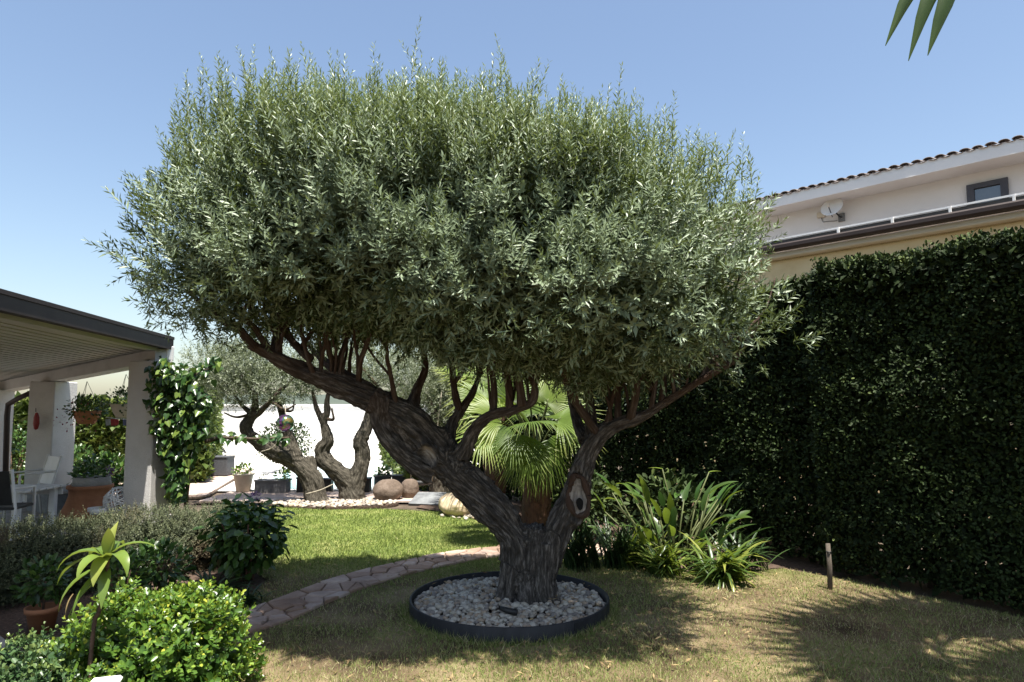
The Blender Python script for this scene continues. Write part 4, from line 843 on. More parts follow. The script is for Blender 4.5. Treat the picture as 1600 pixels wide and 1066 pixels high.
for i in range(ntile):
    s_ = S0 + (i + .5) * tp; p = HA + he * s_ + hnn * (.03 - UO + random.uniform(-.006, .006)); p.z = zrf - .02 + random.uniform(-.004, .004)
    o = link('roof_tile', tme, None, house); o.location = p; o.rotation_euler = (0, 0, rz + random.uniform(-.02, .02))
    o = link('roof_tile', vme, None, house); o.location = p + he * (tp / 2) - Vector((0, 0, .005)) - hnn * .006; o.rotation_euler = (0, 0, rz)
w0 = hs(hray(1513, 300, UO + .58)); w1 = hs(hray(1574, 300, UO + .58)); zt = hray(1543, 284, UO + .58).z; zb_ = zt - .85
lo_, hi_ = min(w0, w1), max(w0, w1)
win = hbox(lo_, hi_, UO + .585, UO + .595, zb_, zt, 'window', M['glass'])
fw = .085
for nm, (a0, a1, c0, c1) in {'jamb': (lo_ - .02, lo_ + fw, zb_, zt), 'jamb2': (hi_ - fw, hi_ + .02, zb_, zt), 'head': (lo_ + fw, hi_ - fw, zt - fw, zt), 'cill': (lo_ + fw, hi_ - fw, zb_, zb_ + fw)}.items():
    hbox(a0, a1, UO + .54, UO + .584, c0, c1, 'window_frame', M['frame'], win)
    hbox(a0 + .0, a1 - .0, UO + .575, UO + .5999, c0 + .0, c1 + .001, 'frame_rebate', M['frame'], win) if nm in ('head',) else None
dish = thing('satellite_dish', 'small white satellite dish on the upper wall of the neighbouring house', 'antenna', hray(1308, 335, UO + .5))
dc = hray(1300, 324, UO + .3); mb = MB(); prof = [(r_, .45 * r_ * r_) for r_ in np.linspace(.0, .2, 8)] + [(.205, .018), (.2, .012)] + [(r_, .45 * r_ * r_ - .008) for r_ in np.linspace(.19, 0.0, 6)]
mb.lathe((0, 0, 0), prof, 28)
aim = Vector((-.65, -.62, .42)).normalized(); rot = aim.to_track_quat('Z', 'Y').to_matrix()
mb.v = [tuple(rot @ Vector(v) * 1.0 + dc) for v in mb.v]; mb.obj('reflector', M['white'], dish)
br = hray(1315, 340, UO + .58)
MB().tube([dc - aim * .02, dc - aim * .12, br + hnn * .12, br], .014, 8).obj('mount_arm', M['dark_metal'], dish)
MB().tube([dc + Vector((0, 0, -.19)), dc + aim * .2 + Vector((0, 0, -.1))], .009, 6).obj('feed_arm', M['dark_metal'], dish)
MB().box(dc + aim * .2 + Vector((0, 0, -.09)), (.04, .04, .06), bev=.008).obj('receiver', M['cream'], dish)
MB().box(br, (.12, .03, .16), math.atan2(he.y, he.x), .004).obj('wall_plate', M['slate'], dish)
jb = thing('junction_box', 'small tan junction box with cable on the wall beside the satellite dish', 'box', hray(1283, 337, UO + .58))
MB().box(hray(1283, 336, UO + .57), (.15, .06, .11), math.atan2(he.y, he.x), .01).obj('box', M['cornice'], jb)
MB().tube([hray(1283, 340, UO + .585), hray(1286, 347, UO + .59), hray(1308, 345, UO + .59)], .007, 5).obj('cable', M['slate'], jb)

# ================================================================== PERGOLA
P1 = at(264, 539, 9.1); zr = P1.z
def line_z(px, py, z): r = ray(px, py); s = (z - EYE) / r.z; return Vector((r.x * s, r.y * s, z))
P0 = line_z(0, 474, zr); fd = (P0 - P1).normalized(); P0 = P1 + fd * 6.5
per = thing('pergola', 'white covered terrace with slatted ceiling, square pillars and brown gutter', 'pergola', (P1.x, P1.y, 0))
SLOPE = .075
def rz_(x): return zr + SLOPE * (x - P1.x)
BB = Vector((-9.4, 12.05, 0)); BA = Vector((P1.x - .1, 9.05, 0)); bd = (BB - BA).normalized()
MB().bar(P0, P1 + Vector((0, .02, 0)), .10, .135).obj('gutter', M['brown_metal'], per)
MB().bar(P0 + Vector((-.02, 0, .09)), P1 + Vector((-.02, .02, .09)), .16, .04).obj('gutter_lip', M['brown_metal'], per)
MB().bar(P0 + Vector((-.14, 0, -.05)), P1 + Vector((-.14, -.02, -.05)), .12, .11).obj('edge_beam', M['slat'], per)
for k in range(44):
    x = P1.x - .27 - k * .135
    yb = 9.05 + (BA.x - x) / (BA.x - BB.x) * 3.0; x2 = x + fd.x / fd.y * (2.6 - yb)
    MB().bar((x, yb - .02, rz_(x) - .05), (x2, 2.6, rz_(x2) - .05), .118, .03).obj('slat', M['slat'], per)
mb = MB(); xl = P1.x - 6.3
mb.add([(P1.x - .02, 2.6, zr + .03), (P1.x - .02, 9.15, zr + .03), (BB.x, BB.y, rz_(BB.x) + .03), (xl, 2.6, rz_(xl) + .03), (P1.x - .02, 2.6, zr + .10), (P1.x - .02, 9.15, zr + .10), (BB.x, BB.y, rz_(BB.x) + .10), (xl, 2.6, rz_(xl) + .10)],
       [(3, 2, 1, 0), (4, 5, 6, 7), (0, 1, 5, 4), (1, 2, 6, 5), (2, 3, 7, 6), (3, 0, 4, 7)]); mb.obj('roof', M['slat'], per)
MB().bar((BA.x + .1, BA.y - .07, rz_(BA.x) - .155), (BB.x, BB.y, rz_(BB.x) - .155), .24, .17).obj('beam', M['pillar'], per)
def pillar(px, d, w, zt):
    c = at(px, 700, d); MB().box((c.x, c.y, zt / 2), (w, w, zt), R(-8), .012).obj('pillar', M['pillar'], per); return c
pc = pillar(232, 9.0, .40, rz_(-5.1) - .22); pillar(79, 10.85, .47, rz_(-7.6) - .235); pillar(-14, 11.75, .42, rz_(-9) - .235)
MB().box((P1.x - .02, P1.y - .02, zr - .12), (.16, .14, .22), R(-8), .02).obj('gutter_outlet', M['white'], per)
dp = [at(50, 613, 11.2), at(30, 622, 11.3), at(13, 632, 11.4), at(11, 650, 11.4), at(8, 770, 11.4)]
MB().tube(dp, .045, 10).obj('downpipe', M['brown_metal'], per)
lg = thing('garden_bench', 'low grey masonry ledge at the foot of the far pergola pillar', 'bench', at(105, 800, 10.2) * 1)
c = at(92, 786, 10.2); MB().box((c.x, 10.35, .17), (.85, .7, .34), R(-30), .01).obj('base', M['slate'], lg); MB().box((c.x, 10.35, .365), (.92, .78, .05), R(-30), .01).obj('top', M['concrete'], lg)

# things on the terrace
t = thing('terracotta_urn', 'large terracotta jar with a grey ring on its rim, planted, under the pergola', 'pot', at(140, 803, 9.3) * 1)
c = at(139, 803, 9.3); c.z = .05
MB().lathe(c, [(.0, 0), (.34, 0), (.36, .06), (.34, .14), (.29, .25), (.255, .36), (.255, .44), (.285, .46), (.285, .50), (.24, .50), (.22, .3)], 32).obj('jar', M['terracotta'], t)
MB().lathe(c + Vector((.02, 0, .48)), [(.235, 0), (.24, .03), (.225, .13), (.205, .13), (.19, .0)], 28).obj('ring', M['concrete'], t)
def small_plant(parent, c, r, n, leaf, mat, tpl=T_OVAL, flat=.7, name='foliage'):
    p, nn_, u = ellip_pts(n, c, (r, r, r * flat), 2.0, .3, 1.0, .2, 3, int(abs(c[0]) * 31)); ax = nrmz(nn_ + rng.normal(size=p.shape) * .5); nr = nrmz(up + nn_ * .4 + rng.normal(size=p.shape) * .4)
    return leaves(name, p, ax, nr, leaf * rng.uniform(.7, 1.2, len(p)), leaf * .6, np.clip(rng.normal(.5, .22, len(p)), 0, 1), tpl, M[mat], parent, 'stuff')
def bush(name, label, c, r, n, leaf, mat, cat='shrub', flat=.8, tpl=T_OVAL, group=None):
    t = thing(name, label, cat, (c[0], c[1], 0), group); small_plant(t, c, r, n, leaf, mat, tpl, flat)
    for k in range(5):
        a = random.uniform(0, 6.28); MB().tube([(c[0] + .04 * math.cos(a), c[1] + .04 * math.sin(a), -.02), (c[0] + r * .3 * math.cos(a), c[1] + r * .3 * math.sin(a), c[2] * .7), (c[0] + r * .6 * math.cos(a), c[1] + r * .6 * math.sin(a), c[2] + r * .3)], [.014, .011, .006], 5).obj('stem', M['twig'], t)
    return t
small_plant(t, tuple(c + Vector((0, 0, .62))), .2, 160, .07, 'broad')
wb = thing('wire_ball', 'white woven rattan ball lying beside the near pergola pillar', 'ornament', at(186, 800, 8.95))
c = at(186, 783, 8.95); mb = MB()
for k in range(15):
    ax = Vector(rdir(1)[0]); s1 = ax.orthogonal().normalized(); s2 = ax.cross(s1); rr = .185 * random.uniform(.94, 1.02); off = ax * random.uniform(-.06, .06)
    ci = [c + off + (s1 * math.cos(i * math.pi / 12) + s2 * math.sin(i * math.pi / 12)) * rr for i in range(25)]; MB().tube(ci, .009, 5, False).obj('hoop', M['white'], wb)
bw = thing('bowl', 'shallow white ceramic bowl on the terrace beside the terracotta jar', 'bowl', at(153, 803, 8.8)); c = at(153, 801, 8.8)
MB().lathe(c + Vector((0, 0, -.02)), [(.0, 0), (.09, 0), (.12, .03), (.125, .085), (.115, .085), (.10, .03), (0, .02)], 24).obj('bowl', M['white'], bw)
sa = thing('saucer', 'small terracotta saucer in front of the terracotta jar', 'saucer', at(126, 806, 8.7)); c = at(126, 804, 8.7)
MB().lathe(c, [(0, 0), (.11, 0), (.125, .03), (.115, .03), (.1, .01), (0, .01)], 24).obj('saucer', M['terracotta'], sa)
tb = thing('garden_table', 'white slatted garden table under the pergola', 'table', at(28, 815, 8.5)); c = at(22, 764, 8.5); z_ = c.z
for k in range(6): MB().box((c.x - .35 , 8.15 + k * .13, z_), (1.5, .118, .03), R(4), .004).obj('slat', M['white'], tb)
for yy in (8.13, 8.83): MB().box((c.x - .35, yy, z_ - .07), (1.44, .03, .09), R(4), .004).obj('rail', M['white'], tb)
for (xx, yy) in ((.3, 8.16), (.3, 8.8), (-1.0, 8.16), (-1.0, 8.8)): MB().box((c.x + xx, yy, z_ / 2), (.08, .07, z_ - .03), R(4), .006).obj('leg', M['white'], tb)
def chair(label, c, rz, back_mat, w=.46):
    t = thing('garden_chair', label, 'chair', c); m = Matrix.Translation(Vector(c)) @ Matrix.Rotation(rz, 4, 'Z')
    def bx(nm, p, s, mat):
        mb = MB().box(p, s, 0, .006); mb.v = [tuple(m @ Vector(v)) for v in mb.v]; return mb.obj(nm, mat, t)
    bx('seat', (0, 0, .43), (w, .44, .03), back_mat)
    mb = MB()
    mb.add([(-w / 2 + .03, .2, .47), (w / 2 - .03, .2, .47), (w / 2 - .03, .30, .86), (-w / 2 + .03, .30, .86), (-w / 2 + .03, .215, .47), (w / 2 - .03, .215, .47), (w / 2 - .03, .315, .86), (-w / 2 + .03, .315, .86)], [(0, 1, 2, 3), (7, 6, 5, 4), (0, 4, 5, 1), (1, 5, 6, 2), (2, 6, 7, 3), (3, 7, 4, 0)]); mb.v = [tuple(m @ Vector(v)) for v in mb.v]; mb.obj('backrest', back_mat, t)
    for sx in (-1, 1):
        mb = MB(); mb.tube([m @ Vector((sx * w / 2, .26, 0)), m @ Vector((sx * w / 2, .2, .44)), m @ Vector((sx * w / 2, .31, .88))], .017, 7); mb.obj('leg', M['white'], t)
        mb = MB(); mb.tube([m @ Vector((sx * w / 2, -.2, 0)), m @ Vector((sx * w / 2, -.19, .64)), m @ Vector((sx * w / 2, .24, .66))], .017, 7); mb.obj('leg', M['white'], t)
    return t
c = at(6, 815, 7.7); chair('dark mesh-backed garden chair with pale frame at the picture edge', (c.x - .02, 7.7, .05), R(190), M['black'])
c = at(52, 800, 9.6); chair('white garden chair behind the white table under the pergola', (c.x - .05, 9.55, .05), R(-35), M['white'])
def hanging(label, px, py, d, r, potmat, plantmat, n, top_py, flowers=False):
    c = at(px, py, d); t = thing('hanging_basket', label, 'hanging basket', c)
    MB().lathe(c + Vector((0, 0, -.16)), [(0, 0), (r * .55, 0), (r * .8, .1), (r * .95, .2), (r * .88, .2), (r * .7, .08)], 24).obj('pot', potmat, t)
    tp_ = at(px, top_py, d)
    for k in range(3):
        a = k * 2.1 + .4; MB().tube([c + Vector((r * .9 * math.cos(a), r * .9 * math.sin(a), .03)), tp_], .004, 4).obj('wire', M['dark_metal'], t)
    small_plant(t, tuple(c + Vector((0, 0, .08))), r * 1.5, n, .05, plantmat, flat=.6)
    if flowers: small_plant(t, tuple(c + Vector((-.1, 0, -.05))), r * 1.75, 70, .035, 'petal_red', flat=.7, name='flowers')
hanging('hanging basket of dark trailing plant with pink flowers between the pergola pillars', 136, 646, 9.9, .2, M['terracotta'], 'broad', 620, 596, True)
hanging('hanging cream pot with dark trailing plant beside the near pergola pillar', 197, 636, 9.7, .22, M['cream'], 'broad', 420, 585)
gl = thing('garland', 'short string of red and blue tags hanging below the cream pot', 'garland', at(185, 655, 10)); 
MB().tube([at(165, 652, 10), at(185, 655, 10), at(206, 655, 10)], .006, 5).obj('string', M['white'], gl)
for px, col in ((168, (.35, .38, .42)), (176, (.34, .05, .06)), (181, (.34, .05, .06)), (195, (.12, .14, .28)), (201, (.5, .5, .52))):
    c = at(px, 658, 10); MB().add([c + Vector((-.035, 0, .03)), c + Vector((.035, .005, .03)), c + Vector((.03, .012, -.06)), c + Vector((-.02, .0, -.07)), c + Vector((-.035, .012, .03)), c + Vector((.035, .017, .03)), c + Vector((.03, .024, -.06)), c + Vector((-.02, .012, -.07))], [(0, 1, 2, 3), (7, 6, 5, 4), (0, 4, 5, 1), (1, 5, 6, 2), (2, 6, 7, 3), (3, 7, 4, 0)]).obj('tag', surf('cloth_tag', [(.3, col), (.7, col)], 5, .8, 0), gl)
orn = thing('wall_ornament', 'red ornament hanging on the side of the far pergola pillar', 'ornament', at(56, 665, 10.5))
MB().lathe(at(56, 672, 10.52), [(0, 0), (.03, .02), (.045, .10), (.04, .2), (.02, .27), (0, .28)], 14).obj('body', surf('red_glaze', [(.3, (.22, .02, .02)), (.7, (.32, .04, .03))], 5, .35, 0), orn)
MB().tube([at(56, 644, 10.52), at(56, 638, 10.52)], .006, 5).obj('hook', M['dark_metal'], orn)

# vine on the near pillar: big leaves one by one, the deep mass behind as one
vn = thing('climbing_vine', 'broad-leaved climbing vine smothering the near pergola pillar', 'vine', (pc.x + .3, pc.y - .1, 0))
vl = []
for k, tpl in enumerate([T_HEART]):
    V = tpl[0].copy(); V[:, 2] *= .9
    for q in (.15, .35, .55, .85):
        me = npmesh('leaf', V, tpl[1], attrs={'var': np.full(len(V), q)}); me.materials.append(M['vine']); vl.append(me)
def in_vine(px, py):
    if py < 560 or py > 785: return False
    t_ = (py - 560) / 225; l = np.interp(t_, [0, .1, .3, .5, .75, 1], [234, 230, 230, 240, 258, 264]); r_ = np.interp(t_, [0, .1, .3, .5, .75, 1], [256, 296, 330, 322, 298, 288]); return l < px < r_
k = 0; VP = []
while k < 300:
    px, py = random.uniform(222, 338), random.uniform(556, 788)
    if not in_vine(px, py): continue
    d = 8.62 + .25 * random.random() + .0018 * abs(px - 275); p = at(px, py, d)
    o = link('leaf', random.choice(vl), None, vn); o.location = p
    z_ = Vector((random.uniform(-.9, .9), -1 + random.uniform(-.3, .5), random.uniform(.1, 1.4))).normalized(); x_ = (Vector((random.uniform(-.7, .7), -.25, -.9))); x_ = (x_ - z_ * x_.dot(z_)).normalized(); y_ = z_.cross(x_)
    m = Matrix((x_, y_, z_)).transposed().to_4x4(); o.rotation_euler = m.to_euler(); s_ = random.uniform(.065, .115); o.scale = (s_, s_ * random.uniform(.7, .95), s_ * random.uniform(.6, 1.6)); k += 1
P = []
while len(P) < 1500:
    px, py = random.uniform(222, 338), random.uniform(556, 788)
    if in_vine(px, py): P.append(at(px, py, random.uniform(8.72, 9.25)))
for k in range(60): P.append(at(random.uniform(335, 455), 684 + random.gauss(0, 3), random.uniform(9.0, 9.3)))
for k in range(120): px = random.uniform(262, 345); P.append(at(px, 595 - (px - 262) * .35 + random.gauss(0, 8), random.uniform(8.8, 9.2)))
P = np.array([list(p) for p in P]); n = len(P)
leaves('foliage', P, nrmz(np.array([0, -.3, -.7]) + rng.normal(size=P.shape) * .55), nrmz(np.array([0, -1, .8]) + rng.normal(size=P.shape) * .5), rng.uniform(.06, .12, n), rng.uniform(.05, .09, n), np.clip(rng.normal(.45, .22, n), 0, 1), T_HEART, M['vine'], vn, 'stuff')
for pts_ in ([(275, 800, 8.95), (272, 740, 9), (268, 680, 9), (262, 610, 9), (255, 565, 9)], [(290, 800, 9), (296, 720, 9.05), (300, 650, 9.05), (290, 590, 9.05)], [(320, 690, 9.05), (350, 684, 9.1), (400, 686, 9.15), (452, 684, 9.15)], [(265, 600, 9), (310, 585, 8.95), (345, 565, 8.95)]):
    branch_obj([(*at(*p), .03 - .005 * i) for i, p in enumerate(pts_)], vn, M['bark_far'], 6, name='stem')

# ================================================================== LEFT PLANTING
gh = thing('low_hedge', 'low grey-green clipped shrub hedge along the edge of the terrace', 'hedge', (-3.9, 6.2, 0))
ga, gbp = np.array([-5.6, 4.3, 0]), np.array([-2.95, 7.25, 0]); n = 17000
s = rng.random(n * 2); ang = rng.uniform(-.25, math.pi + .25, n * 2); rad = .36 * rng.uniform(.75, 1.0, n * 2)
e_ = (gbp - ga) / np.linalg.norm(gbp - ga); nh = np.array([e_[1], -e_[0], 0]); P = ga + np.outer(s, gbp - ga) + np.outer(np.cos(ang) * rad * 1.15, nh); P[:, 2] = .21 + np.sin(ang) * rad * 1.0
lowp = rng.random(n * 2) < .3; P[lowp, 2] *= rng.random(lowp.sum()); NN = nrmz(np.outer(np.cos(ang), nh) + np.outer(np.sin(ang), up)); P += NN * (.09 * fbm(P * 2.6, 51) + .05 * fbm(P * 8, 52))[:, None]
a = shoots(P[:9500], nrmz(NN[:9500] * .8 + up * .5 + rng.normal(size=(9500, 3)) * .45), rng.uniform(.05, .12, 9500), .018, .021, .5, .8, .25, .85)
leaves('foliage', a[0], a[1], a[2], a[3], a[4], a[5], T_LANCE, M['germander'], gh, 'stuff', extra=a[6])
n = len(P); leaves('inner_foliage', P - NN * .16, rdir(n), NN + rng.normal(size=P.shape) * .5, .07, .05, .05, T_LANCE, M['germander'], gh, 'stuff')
for k in range(12):
    c = ga + (gbp - ga) * ((k + .5) / 12); MB().tube([(c[0], c[1], -.02), (c[0] + .03, c[1] - .02, .2), (c[0] - .02, c[1], .42)], [.016, .013, .008], 5).obj('stem', M['twig'], gh)

# hydrangea-like shrub at the hedge's end
def broad_shrub(name, label, c, r, n_obj, leaf, mat, seed, stems=7, zc=.5):
    t = thing(name, label, 'shrub', (c[0], c[1], 0)); ms = []
    for q in (.15, .4, .65, .9):
        me = npmesh('leaf', T_OVAL[0], T_OVAL[1], attrs={'var': np.full(6, q)}); me.materials.append(M[mat]); ms.append(me)
    p, nn_, u = ellip_pts(n_obj, (c[0], c[1], zc), r, 2.1, .62, 1.02, .2, 2.5, seed)
    for q, nv in zip(p, nn_):
        z_ = Vector((nv * .7 + up * .8 + rng.normal(size=3) * .35)).normalized(); x_ = Vector(nv + rng.normal(size=3) * .35 - up * .25); x_ = (x_ - z_ * x_.dot(z_)).normalized(); y_ = z_.cross(x_)
        o = link('leaf', random.choice(ms), None, t); o.location = q; o.rotation_euler = Matrix((x_, y_, z_)).transposed().to_euler(); s_ = leaf * random.uniform(.75, 1.25); o.scale = (s_, s_ * .62, s_ * .8)
    for k in range(stems):
        a_ = k * 6.28 / stems + random.uniform(-.3, .3); e1 = Vector((c[0] + r[0] * .8 * math.cos(a_), c[1] + r[1] * .8 * math.sin(a_), zc + random.uniform(-.05, .25)))
        MB().tube(catmull([(c[0] + .05 * math.cos(a_), c[1] + .05 * math.sin(a_), -.02), (c[0] + r[0] * .35 * math.cos(a_), c[1] + r[1] * .35 * math.sin(a_), zc * .6), e1], 5), np.linspace(.014, .006, 11), 6).obj('stem', M['red_stem'], t)
    return t
hc = at(392, 830, 6.3)
hyd = broad_shrub('hydrangea', 'dark broad-leaved shrub with red stems at the lawn end of the low hedge', (hc.x - .05, 6.35), (.38, .36, .35), 290, .10, 'broad', 3, 9, .42)
small_plant(hyd, (hc.x - .05, 6.38, .38), .30, 600, .10, 'broad', flat=1.0)
q = at(398, 776, 6.35); small_plant(hyd, tuple(q), .06, 90, .022, 'petal', flat=.7, name='flower_head')
h2 = bush('hydrangea', 'green hydrangea with purple flower head behind the terracotta jar', tuple(at(165, 745, 10.6)), .5, 700, .1, 'broad', flat=.7)
q = at(171, 736, 10.15); small_plant(h2, tuple(q), .09, 90, .03, 'petal', flat=.7, name='flower_head')
bush('shrub', 'dark leafy shrub at the base of the ivy hedge between pergola pillars', (at(118, 755, 11.9).x, 11.9, .5), .55, 700, .09, 'broad', flat=.8)
bush('shrub', 'rounded dark shrub before the ivy hedge beside the downpipe', (at(22, 700, 12.6).x, 12.6, .75), .6, 700, .08, 'broad', flat=1.0)
bush('clipped_shrub', 'ball-shaped dark clipped shrub in front of the white wall', tuple(at(447, 691, 16.5)), .72, 2300, .07, 'hedge', flat=.72)

# front left
bs = thing('bright_shrub', 'sunlit bright green rounded shrub in the lower left foreground', 'shrub', (-1.98, 3.75, 0))
def mound(parent, c, r, n, leaf, mat, seed, n_in, lo=.18, hi=.95):
    p, nn_, u = ellip_pts(n, c, r, 2.5, .84, 1.05, .24, 2.8, seed); D = nrmz(nn_ * .8 + up * .45 + rng.normal(size=p.shape) * .35)
    a = shoots(p, D, rng.uniform(.04, .10, len(p)), .021, leaf, .62, .9, lo, hi, .2)
    leaves('foliage', a[0], a[1], a[2], a[3], a[4], np.clip(a[5] + .22 * np.repeat(0, len(a[5])) + .25 * fbm(a[0] * 4, 61), 0, 1), T_OVAL, M[mat], parent, 'stuff', extra=a[6])
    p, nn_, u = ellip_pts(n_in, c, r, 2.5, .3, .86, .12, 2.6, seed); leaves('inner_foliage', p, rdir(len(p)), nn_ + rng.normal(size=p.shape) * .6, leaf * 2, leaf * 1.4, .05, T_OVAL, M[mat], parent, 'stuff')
mound(bs, (-2.0, 3.78, .11), (.46, .44, .40), 1600, .044, 'bright', 71, 1500, .15, .8)
for k in range(6): a_ = k * 1.05; MB().tube([(-1.98, 3.78, -.02), (-1.98 + .15 * math.cos(a_), 3.78 + .15 * math.sin(a_), .2), (-1.98 + .33 * math.cos(a_), 3.78 + .33 * math.sin(a_), .42)], [.018, .014, .008], 6).obj('stem', M['twig'], bs)
b2_ = thing('low_shrub', 'low blue-green shrub in the lower left corner of the foreground', 'shrub', (-2.55, 3.3, 0))
mound(b2_, (-2.64, 3.36, .02), (.58, .40, .33), 1500, .040, 'blueish', 72, 1100, .2, .8)
for k in range(5): a_ = k * 1.25; MB().tube([(-2.6, 3.4, -.02), (-2.6 + .3 * math.cos(a_), 3.4 + .2 * math.sin(a_), .3)], [.015, .008], 6).obj('stem', M['twig'], b2_)
wp = thing('planter_box', 'white square planter box half hidden between the two foreground shrubs', 'planter', (-1.84, 2.95, 0)); c = at(163, 1060, 2.95)
MB().box((c.x, 2.95, .20), (.11, .11, .41), R(18), .012).obj('box', M['white'], wp); MB().box((c.x, 2.95, .41), (.122, .122, .025), R(18), .01).obj('rim', M['white'], wp)
# cane plant
cp = thing('cane_plant', 'cane plant with drooping yellow-edged leaves on a bare ringed stem', 'plant', (-2.2, 3.42, 0))
st_ = [at(138, 1030, 3.42), at(146, 985, 3.42), at(155, 955, 3.41), at(163, 920, 3.40), at(167, 890, 3.40), at(168, 874, 3.40)]; st_[0].z = 0.0
C_ = catmull(st_, 8); MB().tube(C_, [.0095 + .002 * (i % 2) for i in range(len(C_))], 8).obj('stem', M['twig'], cp)
tipz = st_[-1]
for (az, L_, w_, li, dr, v, off) in [(200, .25, .042, .75, 2.2, .35, 0), (185, .27, .045, .3, 1.7, .5, -.01), (255, .20, .05, .55, 2.1, .6, 0), (270, .16, .05, -.4, 1.1, .75, .02), (330, .22, .05, .7, 2.4, .55, .0), (20, .24, .03, .8, 1.6, .5, .01), (100, .22, .04, .9, 1.8, .3, 0), (300, .14, .04, 1.35, .5, .8, .03), (80, .15, .04, 1.4, .5, .8, .03), (220, .27, .036, -.1, 1.5, .45, -.04), (235, .24, .036, -.5, 1.0, .3, -.05), (210, .26, .03, -.55, .9, .2, -.08), (290, .18, .036, -.8, .7, .4, -.05), (150, .2, .04, .9, 2.3, .4, 0)]:
    strap_obj('leaf', M['cane'], cp, tipz + Vector((0, 0, off)), R(az), L_ * 1.1, w_ * 1.5, li, dr, v, seg=8)
for (az, L_) in ((215, .1), (225, .12)):
    pt_ = tipz + Vector((-.13, -.05, -.16)); strap_obj('dry_leaf', M['dry'], cp, pt_, R(az), L_, .03, -1.1, .5, .6)
tpt = thing('plant_pot', 'small terracotta pot with dark plant in the shade beside the slab', 'pot', (-3.45, 4.75, 0)); c = gnd(65, 986)
MB().lathe((c.x, c.y, 0), [(0, 0), (.075, 0), (.1, .14), (.112, .14), (.115, .175), (.1, .175), (.09, .1)], 24).obj('pot', M['terracotta'], tpt)
small_plant(tpt, (c.x, c.y, .36), .17, 260, .06, 'broad', flat=.9); MB().tube([(c.x, c.y, .1), (c.x + .01, c.y, .35)], .008, 6).obj('stem', M['twig'], tpt)
bush('shrub', 'leafy green plant in front of the low hedge behind the bright shrub', tuple(at(245, 885, 5.6)), .26, 420, .065, 'broad', 'plant', .8)
bush('shrub', 'second leafy plant under the hedge, right behind the cane plant', tuple(at(190, 900, 5.2)), .22, 300, .06, 'broad', 'plant', .8)
def clump(name, label, c, n, length, width, mat, lift=(.6, 1.4), droop=(.6, 1.8), spread=.12, seg=7, cat='plant', varf=None):
    t = thing(name, label, cat, (c[0], c[1], 0))
    for k in range(n):
        az = random.uniform(0, 6.28); r = spread * math.sqrt(random.random()); L_ = length * random.uniform(.65, 1.15)
        strap_obj('leaf', M[mat], t, (c[0] + r * math.cos(az * 1.7), c[1] + r * math.sin(az * 1.7), 0), az, L_, width * random.uniform(.8, 1.2), random.uniform(*lift), random.uniform(*droop), None if varf is None else varf(), seg=seg, shape=lambda t_: min(1, .55 + t_ * 1.2) * (1 - t_ ** 3))
    return t
clump('fern', 'feathery dark fern-like clump between the hedge and the path', (gnd(348, 925).x, 5.75), 60, .34, .028, 'strap_dark', droop=(1.2, 2.2), spread=.1)
clump('fern', 'small brownish tuft at the lawn corner beside the path', (gnd(392, 945).x, 5.55), 40, .2, .02, 'strap_dark', spread=.1)

# right border
clump('agapanthus', 'sunlit clump of arching strap leaves at the front of the hedge border', (1.98, 6.25), 120, .58, .036, 'strap', spread=.2, droop=(.9, 2.3))
clump('agapanthus', 'smaller clump of strap leaves joining the sunlit clump towards the ring', (1.5, 6.5), 90, .48, .034, 'strap', spread=.16)
clump('iris', 'dark upright sword-leaved clump right beside the olive trunk', (.72, 6.75), 110, .52, .026, 'strap_dark', lift=(1.0, 1.5), droop=(.3, 1.2), spread=.18)
clump('iris', 'dark upright sword-leaved clump in the middle of the border', (1.12, 6.85), 110, .52, .026, 'strap_dark', lift=(1.0, 1.5), droop=(.3, 1.2), spread=.2)
clump('agapanthus', 'dense green strap-leaved clump below the bird-of-paradise plant', (1.35, 6.9), 110, .5, .034, 'strap', lift=(.8, 1.45), spread=.26)
clump('iris', 'dark sword-leaved clump at the foot of the tall hedge', (2.35, 6.75), 80, .5, .03, 'strap_dark', lift=(.8, 1.45), spread=.22)
bush('shrub', 'dark leafy shrub in the shade behind the bird-of-paradise plant', (1.85, 7.75, .42), .5, 900, .09, 'hedge', flat=.9)
bush('shrub', 'dark leafy shrub behind the sword leaves beside the palm trunk', (.95, 8.6, .4), .5, 800, .09, 'hedge', flat=.8)
bp = thing('bird_of_paradise', 'tall bird-of-paradise plant with paddle leaves before the dark hedge', 'plant', (1.7, 7.1, 0)); bc = Vector((1.72, 7.05, 0))
for k in range(64):
    az = random.uniform(0, 6.28); r = .34 * math.sqrt(random.random()); b0 = bc + Vector((r * math.cos(az), r * math.sin(az), 0)); out = random.uniform(.1, .5); h = random.uniform(.2, .72)
    tip = b0 + Vector((out * math.cos(az), out * math.sin(az) * .7, h)); lf = strap_obj('leaf', M['strap'] if k % 3 else M['broad'], bp, tip, az, random.uniform(.24, .38), random.uniform(.06, .10), random.uniform(.5, 1.35), random.uniform(.3, 1.1), random.uniform(.1, .6), seg=7, twist=random.uniform(-.8, .8))
    MB().tube([b0, (b0 + tip) / 2 + Vector((0, 0, .06)), tip], [.011, .009, .007], 5).obj('stalk', M['stem'], lf)
for (px, py) in ((1035, 733), (1108, 738)):
    q = at(px, py, 6.95); fl = MB(); fl.tube([bc + Vector((0, 0, .1)), (bc + q) / 2 + Vector((.03, 0, .1)), q], [.009, .008, .007], 5); f_ = fl.obj('flower_stalk', M['stem'], bp)
    V, T, tv = strap(q, R(20 if px > 1100 else 150), .16, .035, .15, .3); link('flower_head', npmesh('flower_head', V, T, attrs={'var': np.full(len(V), .6)}), M['cane'], f_)

